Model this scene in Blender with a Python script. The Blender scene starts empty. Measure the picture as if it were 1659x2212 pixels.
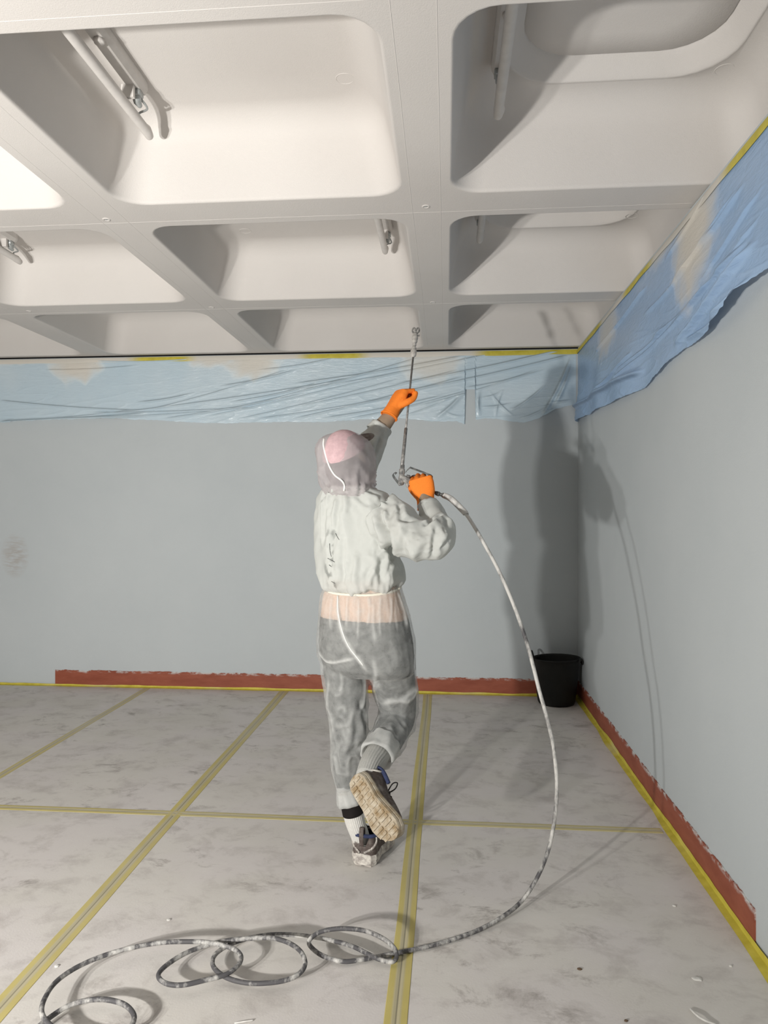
import bpy, math, random
import numpy as np
from mathutils import Vector
from mathutils.bvhtree import BVHTree

random.seed(7)
rng = np.random.default_rng(7)
S = bpy.context.scene
COL = S.collection

# ---------------------------------------------------------------- camera
F_PX, YAW, PITCH = 1570.5, 0.08504, -0.00212
EYE = 1.45
cam_d = bpy.data.cameras.new('camera')
cam_d.sensor_fit = 'VERTICAL'; cam_d.sensor_height = 24.0
cam_d.lens = F_PX / 2212 * 24.0
cam_d.clip_start = 0.05
cam = bpy.data.objects.new('camera', cam_d); COL.objects.link(cam)
cam.location = (0, 0, EYE)
cam.rotation_euler = (math.pi / 2 + PITCH, 0, YAW)
S.camera = cam

# ---------------------------------------------------------------- world, lights, exposure
w = bpy.data.worlds.new('world'); S.world = w; w.use_nodes = True
w.node_tree.nodes['Background'].inputs[0].default_value = (0.55, 0.6, 0.65, 1)
w.node_tree.nodes['Background'].inputs[1].default_value = 0.05

def flood(name, loc, aim, watts, size=0.09):
    d = bpy.data.lights.new(name, 'AREA'); d.shape = 'RECTANGLE'
    d.size = size; d.size_y = size * 0.8
    d.energy = watts; d.spread = math.radians(150); d.color = (1.0, 0.972, 0.925)
    o = bpy.data.objects.new(name, d); COL.objects.link(o)
    o.location = loc
    o.rotation_euler = (Vector(aim) - Vector(loc)).to_track_quat('-Z', 'Y').to_euler()
    return o
flood('work_light_near', (-1.83, -0.67, 1.08), (-2.0, 2.8, 1.6), 98)
flood('work_light_far', (-2.12, -0.53, 1.08), (-2.0, 2.8, 1.6), 54)

S.view_settings.view_transform = 'Standard'
S.view_settings.look = 'None'
S.view_settings.gamma = 1.0
S.view_settings.use_curve_mapping = False
S.view_settings.exposure = 0.0
S.cycles.use_denoising = True
S.cycles.max_bounces = 12
S.cycles.diffuse_bounces = 6
S.cycles.transparent_max_bounces = 24

# ---------------------------------------------------------------- measuring helpers (photograph -> metres)
def ray(px, py):
    x = (px - 829.5) / F_PX; y = (1106 - py) / F_PX
    c, s = math.cos(PITCH), math.sin(PITCH)
    d = (x, c - s * y, s + c * y)
    c, s = math.cos(YAW), math.sin(YAW)
    return np.array([c * d[0] - s * d[1], s * d[0] + c * d[1], d[2]])
O3 = np.array([0, 0, EYE])
def P(px, py, Y): d = ray(px, py); return d * (Y / d[1]) + O3
def PZ(px, py, z): d = ray(px, py); return d * ((z - EYE) / d[2]) + O3
def PX(px, py, X): d = ray(px, py); return d * (X / d[0]) + O3

W, D, HC = 1.0228, 5.767, 2.7205          # right wall, back wall, underside of the ribs
XL, YB = -9.6, -7.4                       # left and rear walls (outside the frame)

# ---------------------------------------------------------------- object helpers
def link(name, me, mat=None, parent=None, smooth=False):
    o = bpy.data.objects.new(name, me); COL.objects.link(o)
    if mat is not None:
        me.materials.clear(); me.materials.append(mat)
    if smooth:
        me.polygons.foreach_set('use_smooth', [True] * len(me.polygons))
    if parent is not None: o.parent = parent
    return o
def mesh(name, V, Fc):
    me = bpy.data.meshes.new(name)
    me.from_pydata([tuple(map(float, v)) for v in V], [], [tuple(map(int, f)) for f in Fc])
    me.update(); return me
def obj(name, VF, mat, parent=None, smooth=False):
    return link(name, mesh(name, *VF), mat, parent, smooth)
def empty(name, loc=(0, 0, 0)):
    o = bpy.data.objects.new(name, None); COL.objects.link(o); o.location = loc
    o.empty_display_size = 0.1
    return o
def tag(o, label, cat, group=None):
    o['label'] = label; o['category'] = cat
    if group: o['group'] = group
    return o
def struct(o): o['kind'] = 'structure'; return o
def join(*parts):
    V, Fc = [], []
    for v, f in parts:
        n = len(V); V.extend(list(v)); Fc.extend([tuple(i + n for i in q) for q in f])
    return V, Fc
def box(x0, x1, y0, y1, z0, z1, b=0.0):
    if b <= 0:
        V = [(x, y, z) for z in (z0, z1) for y in (y0, y1) for x in (x0, x1)]
        return V, [(0, 2, 3, 1), (4, 5, 7, 6), (0, 1, 5, 4), (2, 6, 7, 3), (0, 4, 6, 2), (1, 3, 7, 5)]
    def ring(ix, iy, z):
        return [(x0 + ix, y0 + iy + b, z), (x0 + ix + b, y0 + iy, z), (x1 - ix - b, y0 + iy, z), (x1 - ix, y0 + iy + b, z),
                (x1 - ix, y1 - iy - b, z), (x1 - ix - b, y1 - iy, z), (x0 + ix + b, y1 - iy, z), (x0 + ix, y1 - iy - b, z)]
    rs = [ring(b, b, z0), ring(0, 0, z0 + b), ring(0, 0, z1 - b), ring(b, b, z1)]
    return loft(rs)
def loft(rings, cap=True, closed=True):
    n = len(rings[0]); V = [tuple(p) for r in rings for p in r]; Fc = []
    for i in range(len(rings) - 1):
        for j in range(n if closed else n - 1):
            a, b_ = i * n + j, i * n + (j + 1) % n
            Fc.append((a, b_, b_ + n, a + n))
    if cap and closed:
        Fc.append(tuple(reversed(range(n))))
        Fc.append(tuple(range((len(rings) - 1) * n, len(rings) * n)))
    return V, Fc
def smooth_path(pts, sub):
    p = np.array(pts, float); n = len(p); out = []
    for i in range(n - 1):
        p0, p1, p2, p3 = p[max(i - 1, 0)], p[i], p[i + 1], p[min(i + 2, n - 1)]
        for k in range(sub):
            t = k / sub
            out.append(0.5 * ((2 * p1) + (-p0 + p2) * t + (2 * p0 - 5 * p1 + 4 * p2 - p3) * t * t + (-p0 + 3 * p1 - 3 * p2 + p3) * t ** 3))
    out.append(p[-1]); return np.array(out)
def frames(path):
    T = np.gradient(path, axis=0); T /= np.linalg.norm(T, axis=1)[:, None] + 1e-12
    up = np.array([0, 0, 1.0]) if abs(T[0][2]) < 0.9 else np.array([1.0, 0, 0])
    N = [np.cross(T[0], up)]; N[0] /= np.linalg.norm(N[0])
    for t in T[1:]:
        v = N[-1] - t * np.dot(N[-1], t); N.append(v / (np.linalg.norm(v) + 1e-12))
    N = np.array(N); return T, N, np.cross(T, N)
def tube(pts, r, n=10, sub=1, round_end=False):
    pts = np.array(pts, float)
    rr = np.full(len(pts), r, float) if np.isscalar(r) else np.array(r, float)
    if sub > 1:
        q = smooth_path(np.c_[pts, rr], sub); pts, rr = q[:, :3], np.maximum(q[:, 3], 1e-4)
    if round_end:
        T0 = pts[0] - pts[1]; T0 /= np.linalg.norm(T0); T1 = pts[-1] - pts[-2]; T1 /= np.linalg.norm(T1)
        h = [(0.98, 0.2), (0.8, 0.6), (0.45, 0.9)]
        a = [pts[0] + T0 * rr[0] * k for k, _ in h]; ar = [rr[0] * s for _, s in h]
        b = [pts[-1] + T1 * rr[-1] * k for k, _ in reversed(h)]; br = [rr[-1] * s for _, s in reversed(h)]
        pts = np.vstack([a, pts, b]); rr = np.r_[ar, rr, br]
    T, N, B = frames(pts)
    ang = np.linspace(0, 2 * math.pi, n, endpoint=False)
    rings = [[pts[i] + rr[i] * (math.cos(a) * N[i] + math.sin(a) * B[i]) for a in ang] for i in range(len(pts))]
    return loft(rings)
def ellipsoid(c, rx, ry, rz, axes=None, nu=20, nv=12):
    A = np.eye(3) if axes is None else np.array(axes, float)
    c = np.array(c, float); rings = []
    for i in range(nv + 1):
        t = -math.pi / 2 + math.pi * (i + 0.02) / (nv + 0.04)
        rings.append([c + A[0] * rx * math.cos(t) * math.cos(a) + A[1] * ry * math.cos(t) * math.sin(a) + A[2] * rz * math.sin(t)
                      for a in np.linspace(0, 2 * math.pi, nu, endpoint=False)])
    return loft(rings)
def bar(path, wv, tv, w_, t_):
    """flat bar following path; wv/tv width and thickness directions"""
    wv, tv = np.array(wv, float), np.array(tv, float)
    rings = [[p + wv * w_ / 2 + tv * t_ / 2, p - wv * w_ / 2 + tv * t_ / 2, p - wv * w_ / 2 - tv * t_ / 2, p + wv * w_ / 2 - tv * t_ / 2] for p in np.array(path, float)]
    return loft(rings)
def attr(me, name, vals):
    a = me.attributes.new(name, 'FLOAT', 'POINT'); a.data.foreach_set('value', np.asarray(vals, np.float32))

# ---------------------------------------------------------------- vector noise
_perm = rng.permutation(256); _perm = np.r_[_perm, _perm, _perm]
_grad = rng.normal(size=(256, 3)); _grad /= np.linalg.norm(_grad, axis=1)[:, None]
def pnoise(p):
    p = np.asarray(p, float); i = np.floor(p).astype(int); f = p - i
    u = f * f * f * (f * (f * 6 - 15) + 10); i &= 255
    def g(dx, dy, dz):
        h = _perm[_perm[_perm[i[:, 0] + dx] + i[:, 1] + dy] + i[:, 2] + dz] & 255
        return ((f - np.array([dx, dy, dz])) * _grad[h]).sum(1)
    def L(a, b, t): return a + (b - a) * t
    x00 = L(g(0, 0, 0), g(1, 0, 0), u[:, 0]); x10 = L(g(0, 1, 0), g(1, 1, 0), u[:, 0])
    x01 = L(g(0, 0, 1), g(1, 0, 1), u[:, 0]); x11 = L(g(0, 1, 1), g(1, 1, 1), u[:, 0])
    return L(L(x00, x10, u[:, 1]), L(x01, x11, u[:, 1]), u[:, 2]) * 1.6
def ridged(p, sharp=3.0): return np.clip(1 - np.abs(pnoise(p)) * 2.2, 0, 1) ** sharp
def sstep(a, b, x): t = np.clip((x - a) / (b - a), 0, 1); return t * t * (3 - 2 * t)

def remesh(parts, voxel, smooth=4):
    me = mesh('tmp', *join(*parts)); o = bpy.data.objects.new('tmp', me); COL.objects.link(o)
    m = o.modifiers.new('r', 'REMESH'); m.mode = 'VOXEL'; m.voxel_size = voxel; m.adaptivity = 0
    dg = bpy.context.evaluated_depsgraph_get(); dg.update()
    ev = bpy.data.meshes.new_from_object(o.evaluated_get(dg))
    bpy.data.objects.remove(o); bpy.data.meshes.remove(me)
    laplace(ev, smooth); return ev
def get_co(me):
    a = np.empty(len(me.vertices) * 3, np.float32); me.vertices.foreach_get('co', a); return a.reshape(-1, 3).astype(float)
def set_co(me, co): me.vertices.foreach_set('co', co.astype(np.float32).ravel()); me.update()
def get_no(me):
    a = np.empty(len(me.vertices) * 3, np.float32); me.vertices.foreach_get('normal', a); return a.reshape(-1, 3).astype(float)
def laplace(me, it, k=0.5):
    e = np.empty(len(me.edges) * 2, np.int32); me.edges.foreach_get('vertices', e); e = e.reshape(-1, 2)
    co = get_co(me); cnt = np.bincount(e.ravel(), minlength=len(co)).astype(float)[:, None]
    for _ in range(it):
        s = np.zeros_like(co)
        for ax in range(3):
            s[:, ax] = np.bincount(e[:, 0], co[e[:, 1], ax], len(co)) + np.bincount(e[:, 1], co[e[:, 0], ax], len(co))
        co += k * (s / np.maximum(cnt, 1) - co)
    set_co(me, co)

# ---------------------------------------------------------------- materials
class NT:
    def __init__(s, name, rough=0.6, spec=0.3, metal=0.0):
        s.m = bpy.data.materials.new(name); s.m.use_nodes = True
        s.t = s.m.node_tree; s.b = s.t.nodes['Principled BSDF']
        s.b.inputs['Roughness'].default_value = rough
        s.b.inputs['Specular IOR Level'].default_value = spec
        s.b.inputs['Metallic'].default_value = metal
    def n(s, typ, **kw):
        nd = s.t.nodes.new(typ)
        for k, v in kw.items(): setattr(nd, k, v)
        return nd
    def l(s, a, b): s.t.links.new(a, b)
    def coord(s, scale=(1, 1, 1), rot=(0, 0, 0)):
        tc = s.n('ShaderNodeNewGeometry'); mp = s.n('ShaderNodeMapping')
        mp.inputs['Scale'].default_value = scale; mp.inputs['Rotation'].default_value = rot
        s.l(tc.outputs['Position'], mp.inputs['Vector']); return mp.outputs[0]
    def noise(s, scale, detail=3, rough=0.55, vec=None, dist=0.0):
        nd = s.n('ShaderNodeTexNoise'); nd.inputs['Scale'].default_value = scale
        nd.inputs['Detail'].default_value = detail; nd.inputs['Roughness'].default_value = rough
        nd.inputs['Distortion'].default_value = dist
        s.l(vec if vec is not None else s.coord(), nd.inputs['Vector']); return nd.outputs['Fac']
    def ramp(s, fac, stops):
        r = s.n('ShaderNodeValToRGB'); e = r.color_ramp.elements
        while len(e) < len(stops): e.new(0.5)
        for el, (p_, c) in zip(e, stops):
            el.position = p_; el.color = (c, c, c, 1) if np.isscalar(c) else (*c, 1)
        s.l(fac, r.inputs[0]); return r.outputs[0]
    def mix(s, fac, a, b, mode='MIX'):
        m = s.n('ShaderNodeMix', data_type='RGBA', blend_type=mode)
        for i, v in ((0, fac), (6, a), (7, b)):
            if isinstance(v, (int, float)): m.inputs[i].default_value = v
            elif isinstance(v, tuple): m.inputs[i].default_value = (*v, 1)
            else: s.l(v, m.inputs[i])
        return m.outputs[2]
    def math(s, op, a, b=0.0, clamp=False):
        m = s.n('ShaderNodeMath', operation=op, use_clamp=clamp)
        for i, v in enumerate((a, b)):
            if isinstance(v, (int, float)): m.inputs[i].default_value = v
            else: s.l(v, m.inputs[i])
        return m.outputs[0]
    def attr(s, name): a = s.n('ShaderNodeAttribute', attribute_name=name); return a.outputs['Fac']
    def col(s, c):
        if isinstance(c, tuple): s.b.inputs['Base Color'].default_value = (*c, 1)
        else: s.l(c, s.b.inputs['Base Color'])
        return s
    def bump(s, h, dist=0.002, strength=0.5):
        b = s.n('ShaderNodeBump'); b.inputs['Distance'].default_value = dist; b.inputs['Strength'].default_value = strength
        s.l(h, b.inputs['Height']); s.l(b.outputs[0], s.b.inputs['Normal']); return s

def simple(name, c, rough=0.6, spec=0.3, metal=0.0, var=0.12, scale=60.0, bump=0.0):
    t = NT(name, rough, spec, metal)
    n = t.noise(scale, 3)
    t.col(t.mix(t.ramp(n, [(0.35, 0.0), (0.7, 1.0)]), tuple(x * (1 - var) for x in c), tuple(min(1, x * (1 + var)) for x in c)))
    if bump: t.bump(n, bump, 0.6)
    return t.m

def m_ceiling():
    t = NT('sprayed_ceiling_paint', 0.62, 0.25)
    n = t.noise(0.9, 3); fine = t.noise(260, 2)
    t.col(t.mix(t.ramp(n, [(0.3, 0.0), (0.7, 1.0)]), (0.60, 0.572, 0.548), (0.67, 0.645, 0.62)))
    t.bump(fine, 0.0012, 0.5); return t.m
def m_wall():
    t = NT('pale_blue_grey_wall_paint', 0.75, 0.2)
    n = t.noise(0.7, 4, 0.6); fine = t.noise(190, 2)
    c = t.mix(t.ramp(n, [(0.3, 0.0), (0.7, 1.0)]), (0.50, 0.542, 0.562), (0.55, 0.588, 0.605))
    t.col(c); t.bump(fine, 0.0012, 0.45); return t.m
def m_wall_back():
    t = NT('pale_blue_grey_wall_paint_marked', 0.75, 0.2)
    n = t.noise(0.7, 4, 0.6); fine = t.noise(190, 2)
    c = t.mix(t.ramp(n, [(0.3, 0.0), (0.7, 1.0)]), (0.50, 0.542, 0.562), (0.55, 0.588, 0.605))
    # an old brown roller mark low on the left of the wall
    ctr = P(32, 1200, D)
    g = t.n('ShaderNodeNewGeometry'); sx = t.n('ShaderNodeSeparateXYZ'); t.l(g.outputs['Position'], sx.inputs[0])
    dx = t.math('DIVIDE', t.math('SUBTRACT', sx.outputs[0], float(ctr[0])), 0.13)
    dz = t.math('DIVIDE', t.math('SUBTRACT', sx.outputs[2], float(ctr[2])), 0.20)
    r2 = t.math('ADD', t.math('POWER', t.math('ABSOLUTE', dx), 2.0), t.math('POWER', t.math('ABSOLUTE', dz), 2.0))
    st = t.noise(14, 3, 0.6, t.coord((1.0, 1, 5.0)))
    mk = t.math('MULTIPLY', t.math('SUBTRACT', 1.0, r2, True), t.ramp(st, [(0.35, 0.0), (0.62, 1.0)]), True)
    t.col(t.mix(t.math('MULTIPLY', mk, 0.55), c, (0.36, 0.30, 0.26)))
    t.bump(fine, 0.0012, 0.45); return t.m
def m_floor():
    t = NT('dusty_protection_board', 0.72, 0.22)
    big = t.noise(1.1, 4, 0.55); cloud = t.noise(5.5, 9, 0.70, t.coord((1, 1.25, 1), (0, 0, 0.4)), 0.35)
    smudge = t.noise(4.6, 9, 0.74, t.coord((1.0, 1.6, 1), (0, 0, 0.5)), 0.5)
    patch = t.noise(1.15, 2, 0.5, t.coord((1, 1, 1), (0, 0, 1.0)))
    hue = t.noise(2.3, 2, 0.5, t.coord((1, 1, 1), (0, 0, 2.0)))
    c = t.mix(t.ramp(big, [(0.3, 0.0), (0.7, 1.0)]), (0.62, 0.595, 0.56), (0.70, 0.676, 0.643))
    c = t.mix(t.ramp(hue, [(0.42, 0.0), (0.58, 0.55)]), c, (0.675, 0.638, 0.638))
    c = t.mix(t.ramp(cloud, [(0.34, 0.6), (0.50, 0.0)]), c, (0.45, 0.418, 0.40))
    c = t.mix(t.ramp(cloud, [(0.56, 0.0), (0.72, 0.5)]), c, (0.74, 0.715, 0.69))
    mark = t.math('MULTIPLY', t.ramp(smudge, [(0.55, 0.0), (0.68, 1.0)]), t.ramp(patch, [(0.42, 0.0), (0.58, 1.0)]))
    c = t.mix(t.math('MULTIPLY', mark, 0.9), c, (0.31, 0.28, 0.265))
    fleck = t.noise(55, 2, 0.5)
    c = t.mix(t.ramp(fleck, [(0.77, 0.0), (0.80, 0.7)]), c, (0.62, 0.60, 0.57))
    t.col(c)
    t.bump(t.noise(140, 3), 0.0008, 0.4); return t.m
def m_skirting():
    t = NT('red_brown_skirting_paint', 0.55, 0.3)
    n = t.noise(6, 4, 0.6, t.coord((1, 1, 3)))
    c = t.mix(t.ramp(n, [(0.3, 0.0), (0.7, 1.0)]), (0.255, 0.066, 0.036), (0.34, 0.10, 0.058))
    sm = t.noise(16, 4, 0.65, t.coord((1, 1, 2.2)))
    k = t.math('MULTIPLY', t.ramp(sm, [(0.46, 0.0), (0.58, 1.0)]), t.ramp(t.attr('edge'), [(0.5, 0.0), (1.0, 1.0)]))
    t.col(t.mix(k, c, (0.62, 0.63, 0.62))); return t.m
def m_tape():
    t = NT('yellow_masking_tape', 0.55, 0.3)
    n = t.noise(18, 3)
    c = t.mix(t.ramp(n, [(0.3, 0.0), (0.7, 1.0)]), (0.52, 0.44, 0.05), (0.66, 0.57, 0.09))
    t.col(t.mix(t.math('MULTIPLY', t.attr('spray'), 1.0, True), c, (0.66, 0.63, 0.57)))
    t.bump(t.noise(90, 2), 0.001, 0.4); return t.m
def m_floor_tape():
    t = NT('dusty_yellow_floor_tape', 0.6, 0.3)
    n = t.noise(5, 4, 0.6); a = t.attr('across')         # 0 middle, 1 edge
    y = t.mix(t.ramp(n, [(0.3, 0.0), (0.7, 1.0)]), (0.52, 0.43, 0.095), (0.61, 0.51, 0.13))
    dust = t.mix(t.ramp(n, [(0.3, 0.0), (0.7, 1.0)]), (0.47, 0.42, 0.24), (0.53, 0.48, 0.32))
    c = t.mix(t.ramp(a, [(0.30, 1.0), (0.50, 0.0)]), y, dust)
    c = t.mix(t.ramp(a, [(0.035, 0.9), (0.085, 0.0)]), c, (0.06, 0.05, 0.03))
    c = t.mix(t.math('MULTIPLY', t.attr('dust'), 0.8), c, (0.55, 0.515, 0.42))
    t.col(c); return t.m
def m_film(name, c1, c2, base_op):
    t = NT(name, 0.22, 0.5)
    n = t.noise(2.2, 3)
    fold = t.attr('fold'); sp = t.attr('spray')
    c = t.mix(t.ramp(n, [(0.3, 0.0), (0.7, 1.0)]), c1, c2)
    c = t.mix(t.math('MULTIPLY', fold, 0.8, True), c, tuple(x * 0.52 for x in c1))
    c = t.mix(sp, c, (0.74, 0.70, 0.63)); t.col(c)
    t.l(t.math('ADD', 0.22, t.math('MULTIPLY', sp, 0.45)), t.b.inputs['Roughness'])
    t.bump(t.noise(9, 5, 0.65, t.coord((1, 1, 4.5), (0, 0.22, 0)), 1.0), 0.016, 0.35)
    out = t.t.nodes['Material Output']
    tr = t.n('ShaderNodeBsdfTranslucent'); t.l(c, tr.inputs[0])
    tp = t.n('ShaderNodeBsdfTransparent'); tp.inputs[0].default_value = (0.80, 0.90, 1.0, 1)
    m1 = t.n('ShaderNodeMixShader'); m1.inputs[0].default_value = 0.10
    t.l(t.b.outputs[0], m1.inputs[1]); t.l(tr.outputs[0], m1.inputs[2])
    m2 = t.n('ShaderNodeMixShader')
    op = t.math('ADD', base_op, t.math('ADD', t.math('MULTIPLY', fold, 0.35), t.math('MULTIPLY', sp, 0.5)), True)
    t.l(op, m2.inputs[0]); t.l(tp.outputs[0], m2.inputs[1]); t.l(m1.outputs[0], m2.inputs[2])
    t.l(m2.outputs[0], out.inputs[0]); return t.m
def m_suit(name, c, op_lo, op_hi, mott=24):
    """thin non-woven fabric: see-through where single and tight, opaque where folded"""
    t = NT(name, 0.8, 0.15)
    fib = t.noise(mott, 3, 0.58, None, 0.3); fine = t.noise(420, 3, 0.7); cl = t.noise(9, 3)
    t.col(t.mix(t.ramp(cl, [(0.3, 0.0), (0.7, 1.0)]), tuple(x * 0.94 for x in c), c))
    cc = t.mix(t.math('MULTIPLY', t.attr('dirt'), 0.75, True), tuple(x * 0.97 for x in c), (0.16, 0.17, 0.165)); t.col(cc)
    t.bump(fine, 0.0006, 0.4)
    out = t.t.nodes['Material Output']
    tr = t.n('ShaderNodeBsdfTranslucent'); tr.inputs[0].default_value = (*c, 1)
    tp = t.n('ShaderNodeBsdfTransparent')
    m1 = t.n('ShaderNodeMixShader'); m1.inputs[0].default_value = 0.22
    t.l(t.b.outputs[0], m1.inputs[1]); t.l(tr.outputs[0], m1.inputs[2])
    k = t.math('ADD', t.math('MULTIPLY', t.ramp(fib, [(0.28, 0.0), (0.78, 1.0)]), 0.42), t.math('MULTIPLY', t.attr('crease'), 0.85), True)
    op = t.math('ADD', op_lo, t.math('MULTIPLY', k, op_hi - op_lo), True)
    m2 = t.n('ShaderNodeMixShader'); t.l(op, m2.inputs[0]); t.l(tp.outputs[0], m2.inputs[1]); t.l(m1.outputs[0], m2.inputs[2])
    t.l(m2.outputs[0], out.inputs[0]); return t.m
def m_splatter(name, dark, pale, lo, hi, scale=45, metal=0.0, rough=0.6):
    t = NT(name, rough, 0.35, metal)
    n = t.noise(scale, 4, 0.65)
    k = t.ramp(n, [(lo, 0.0), (hi, 1.0)])
    t.col(t.mix(k, dark, pale)); t.bump(n, 0.001, 0.5); return t.m
def m_hose():
    t = NT('paint_spattered_hose', 0.6, 0.35)
    g = t.n('ShaderNodeNewGeometry'); sx = t.n('ShaderNodeSeparateXYZ'); t.l(g.outputs['Position'], sx.inputs[0])
    up = t.ramp(sx.outputs[2], [(0.05, 0.0), (0.45, 1.0)])
    n = t.noise(24, 5, 0.68, t.coord((1, 1, .45)))
    k = t.ramp(t.math('ADD', n, t.math('MULTIPLY', up, 0.13)), [(0.46, 0.0), (0.66, 1.0)])
    t.col(t.mix(k, (0.085, 0.083, 0.088), (0.56, 0.55, 0.525))); t.bump(n, 0.001, 0.5); return t.m
def m_sole():
    t = NT('worn_cream_rubber_sole', 0.7, 0.3)
    n = t.noise(30, 4, 0.6); g = t.noise(120, 3, 0.6, t.coord((1, 1, 3)))
    c = t.mix(t.ramp(n, [(0.35, 0.0), (0.65, 1.0)]), (0.27, 0.195, 0.11), (0.47, 0.42, 0.335))
    t.col(c); t.bump(g, 0.001, 0.6); return t.m

M = dict(
    ceiling=m_ceiling(), wall=m_wall(), wall_back=m_wall_back(), floor=m_floor(), skirt=m_skirting(), tape=m_tape(), ftape=m_floor_tape(),
    film_back=m_film('pale_blue_film', (0.65, 0.80, 0.90), (0.73, 0.85, 0.925), 0.86),
    film_right=m_film('blue_film_doubled', (0.37, 0.555, 0.83), (0.43, 0.61, 0.87), 0.92),
    wall_dim=simple('low_bounce_dark_wall', (0.12, 0.115, 0.11), 0.9, 0.1, scale=3),  # unseen left and rear walls, coloured dark to cut bounced light
    gap=simple('black_gap_shade', (0.012, 0.012, 0.012), 0.9, 0.1),
    base=simple('grey_screed', (0.12, 0.11, 0.10), 0.9, 0.1),
    lampwhite=simple('painted_over_lamp', (0.64, 0.615, 0.59), 0.55, 0.3, var=0.04, scale=25),
    lampgrey=simple('unpainted_lamp_steel', (0.40, 0.42, 0.42), 0.4, 0.5, 0.4),
    rubber=simple('black_rubber', (0.014, 0.014, 0.013), 0.62, 0.3, scale=20),
    hose=m_hose(),
    gun=m_splatter('paint_caked_metal', (0.10, 0.10, 0.10), (0.42, 0.41, 0.385), 0.36, 0.68, 55),
    gun_dark=m_splatter('dark_gun_metal', (0.05, 0.055, 0.055), (0.22, 0.22, 0.21), 0.45, 0.75, 60, 0.3, 0.45),
    lance=m_splatter('spattered_steel_tube', (0.17, 0.165, 0.16), (0.36, 0.35, 0.33), 0.4, 0.7, 60, 0.3, 0.45),
    paint=m_splatter('wet_grey_paint', (0.36, 0.345, 0.32), (0.56, 0.54, 0.51), 0.3, 0.7, 60),
    glove=simple('orange_knit_glove', (0.87, 0.225, 0.028), 0.75, 0.2, var=0.10, scale=420, bump=0.0012),
    skin=simple('tanned_skin', (0.27, 0.205, 0.145), 0.55, 0.35, var=0.08, scale=25),
    back=simple('pale_skin', (0.62, 0.40, 0.30), 0.6, 0.3, var=0.06),
    shirt=simple('white_shirt', (0.72, 0.73, 0.70), 0.8, 0.2, var=0.05),
    peach=simple('peach_shirt_tail', (0.70, 0.49, 0.37), 0.8, 0.2, var=0.05),
    darkpants=simple('dark_work_trousers', (0.030, 0.034, 0.034), 0.85, 0.2, var=0.3, scale=30),
    pinkcap=simple('pink_cap', (0.56, 0.39, 0.41), 0.85, 0.2, var=0.1),
    hair=simple('dark_hair', (0.03, 0.03, 0.028), 0.7, 0.3, var=0.3, scale=80),
    jacket=m_suit('white_nonwoven_jacket', (0.66, 0.68, 0.655), 0.80, 0.99),
    trousers=m_suit('sheer_nonwoven_trousers', (0.70, 0.71, 0.695), 0.27, 0.90),
    hood=m_suit('sheer_nonwoven_hood', (0.60, 0.555, 0.565), 0.46, 0.90, 14),
    seam=simple('white_seam', (0.80, 0.80, 0.77), 0.8, 0.2, var=0.04),
    elastic=simple('yellowed_elastic', (0.74, 0.70, 0.60), 0.8, 0.2, var=0.05),
    sock=simple('white_ribbed_sock', (0.62, 0.61, 0.58), 0.9, 0.15, var=0.06, scale=160),
    greysock=simple('grey_sock', (0.40, 0.40, 0.38), 0.9, 0.15, var=0.08, scale=160),
    black=simple('black_cuff', (0.012, 0.010, 0.010), 0.85, 0.2),
    shoe=m_splatter('dusty_brown_trainer', (0.085, 0.065, 0.058), (0.20, 0.18, 0.165), 0.45, 0.72, 40, 0, 0.8),
    shoepale=m_splatter('worn_pale_rubber', (0.30, 0.27, 0.25), (0.62, 0.59, 0.54), 0.38, 0.6, 45, 0, 0.7),
    navy=simple('navy_lining', (0.035, 0.045, 0.10), 0.8, 0.2, var=0.2),
    sole=m_sole(),
    chip=simple('white_paint_chip', (0.66, 0.65, 0.62), 0.7, 0.2), leaf=simple('dry_brown_scrap', (0.13, 0.09, 0.06), 0.8, 0.2),
)

# ================================================================ LARGE STRUCTURE
struct(obj('wall_back', box(XL - 0.2, W + 0.2, D, D + 0.2, -0.1, HC - 0.012), M['wall_back']))
struct(obj('wall_right', box(W, W + 0.2, YB - 0.2, D, -0.1, HC - 0.004), M['wall']))
struct(obj('wall_left', box(XL - 0.2, XL, YB - 0.2, D, -0.1, HC - 0.004), M['wall_dim']))
struct(obj('wall_rear', box(XL, W, YB - 0.2, YB, -0.1, HC - 0.004), M['wall_dim']))
# black strip, painted shade of the open joint between back wall and ceiling
struct(obj('gap_shade_strip_1', box(XL, W, D - 0.003, D + 0.05, HC - 0.012, HC - 0.0005), M['gap']))

# ---- floor: screed with protection boards laid on it (each board its own piece)
floor = struct(obj('floor', box(XL, W, YB, D, -0.12, -0.013), M['base']))
JX = [-0.141, -1.291, -2.426, -3.57, -4.71, -5.85, -7.0, -8.14]
JY = [3.378, 0.94, -1.5, -3.94, -6.38]
xs = [XL] + JX[::-1] + [W]; ys = [YB] + JY[::-1] + [D]
G = 0.002
for i in range(len(xs) - 1):
    for j in range(len(ys) - 1):
        obj('floor_board', box(xs[i] + G, xs[i + 1] - G, ys[j] + G, ys[j + 1] - G, -0.0129, 0.0, 0.0012), M['floor'], floor)

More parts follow.
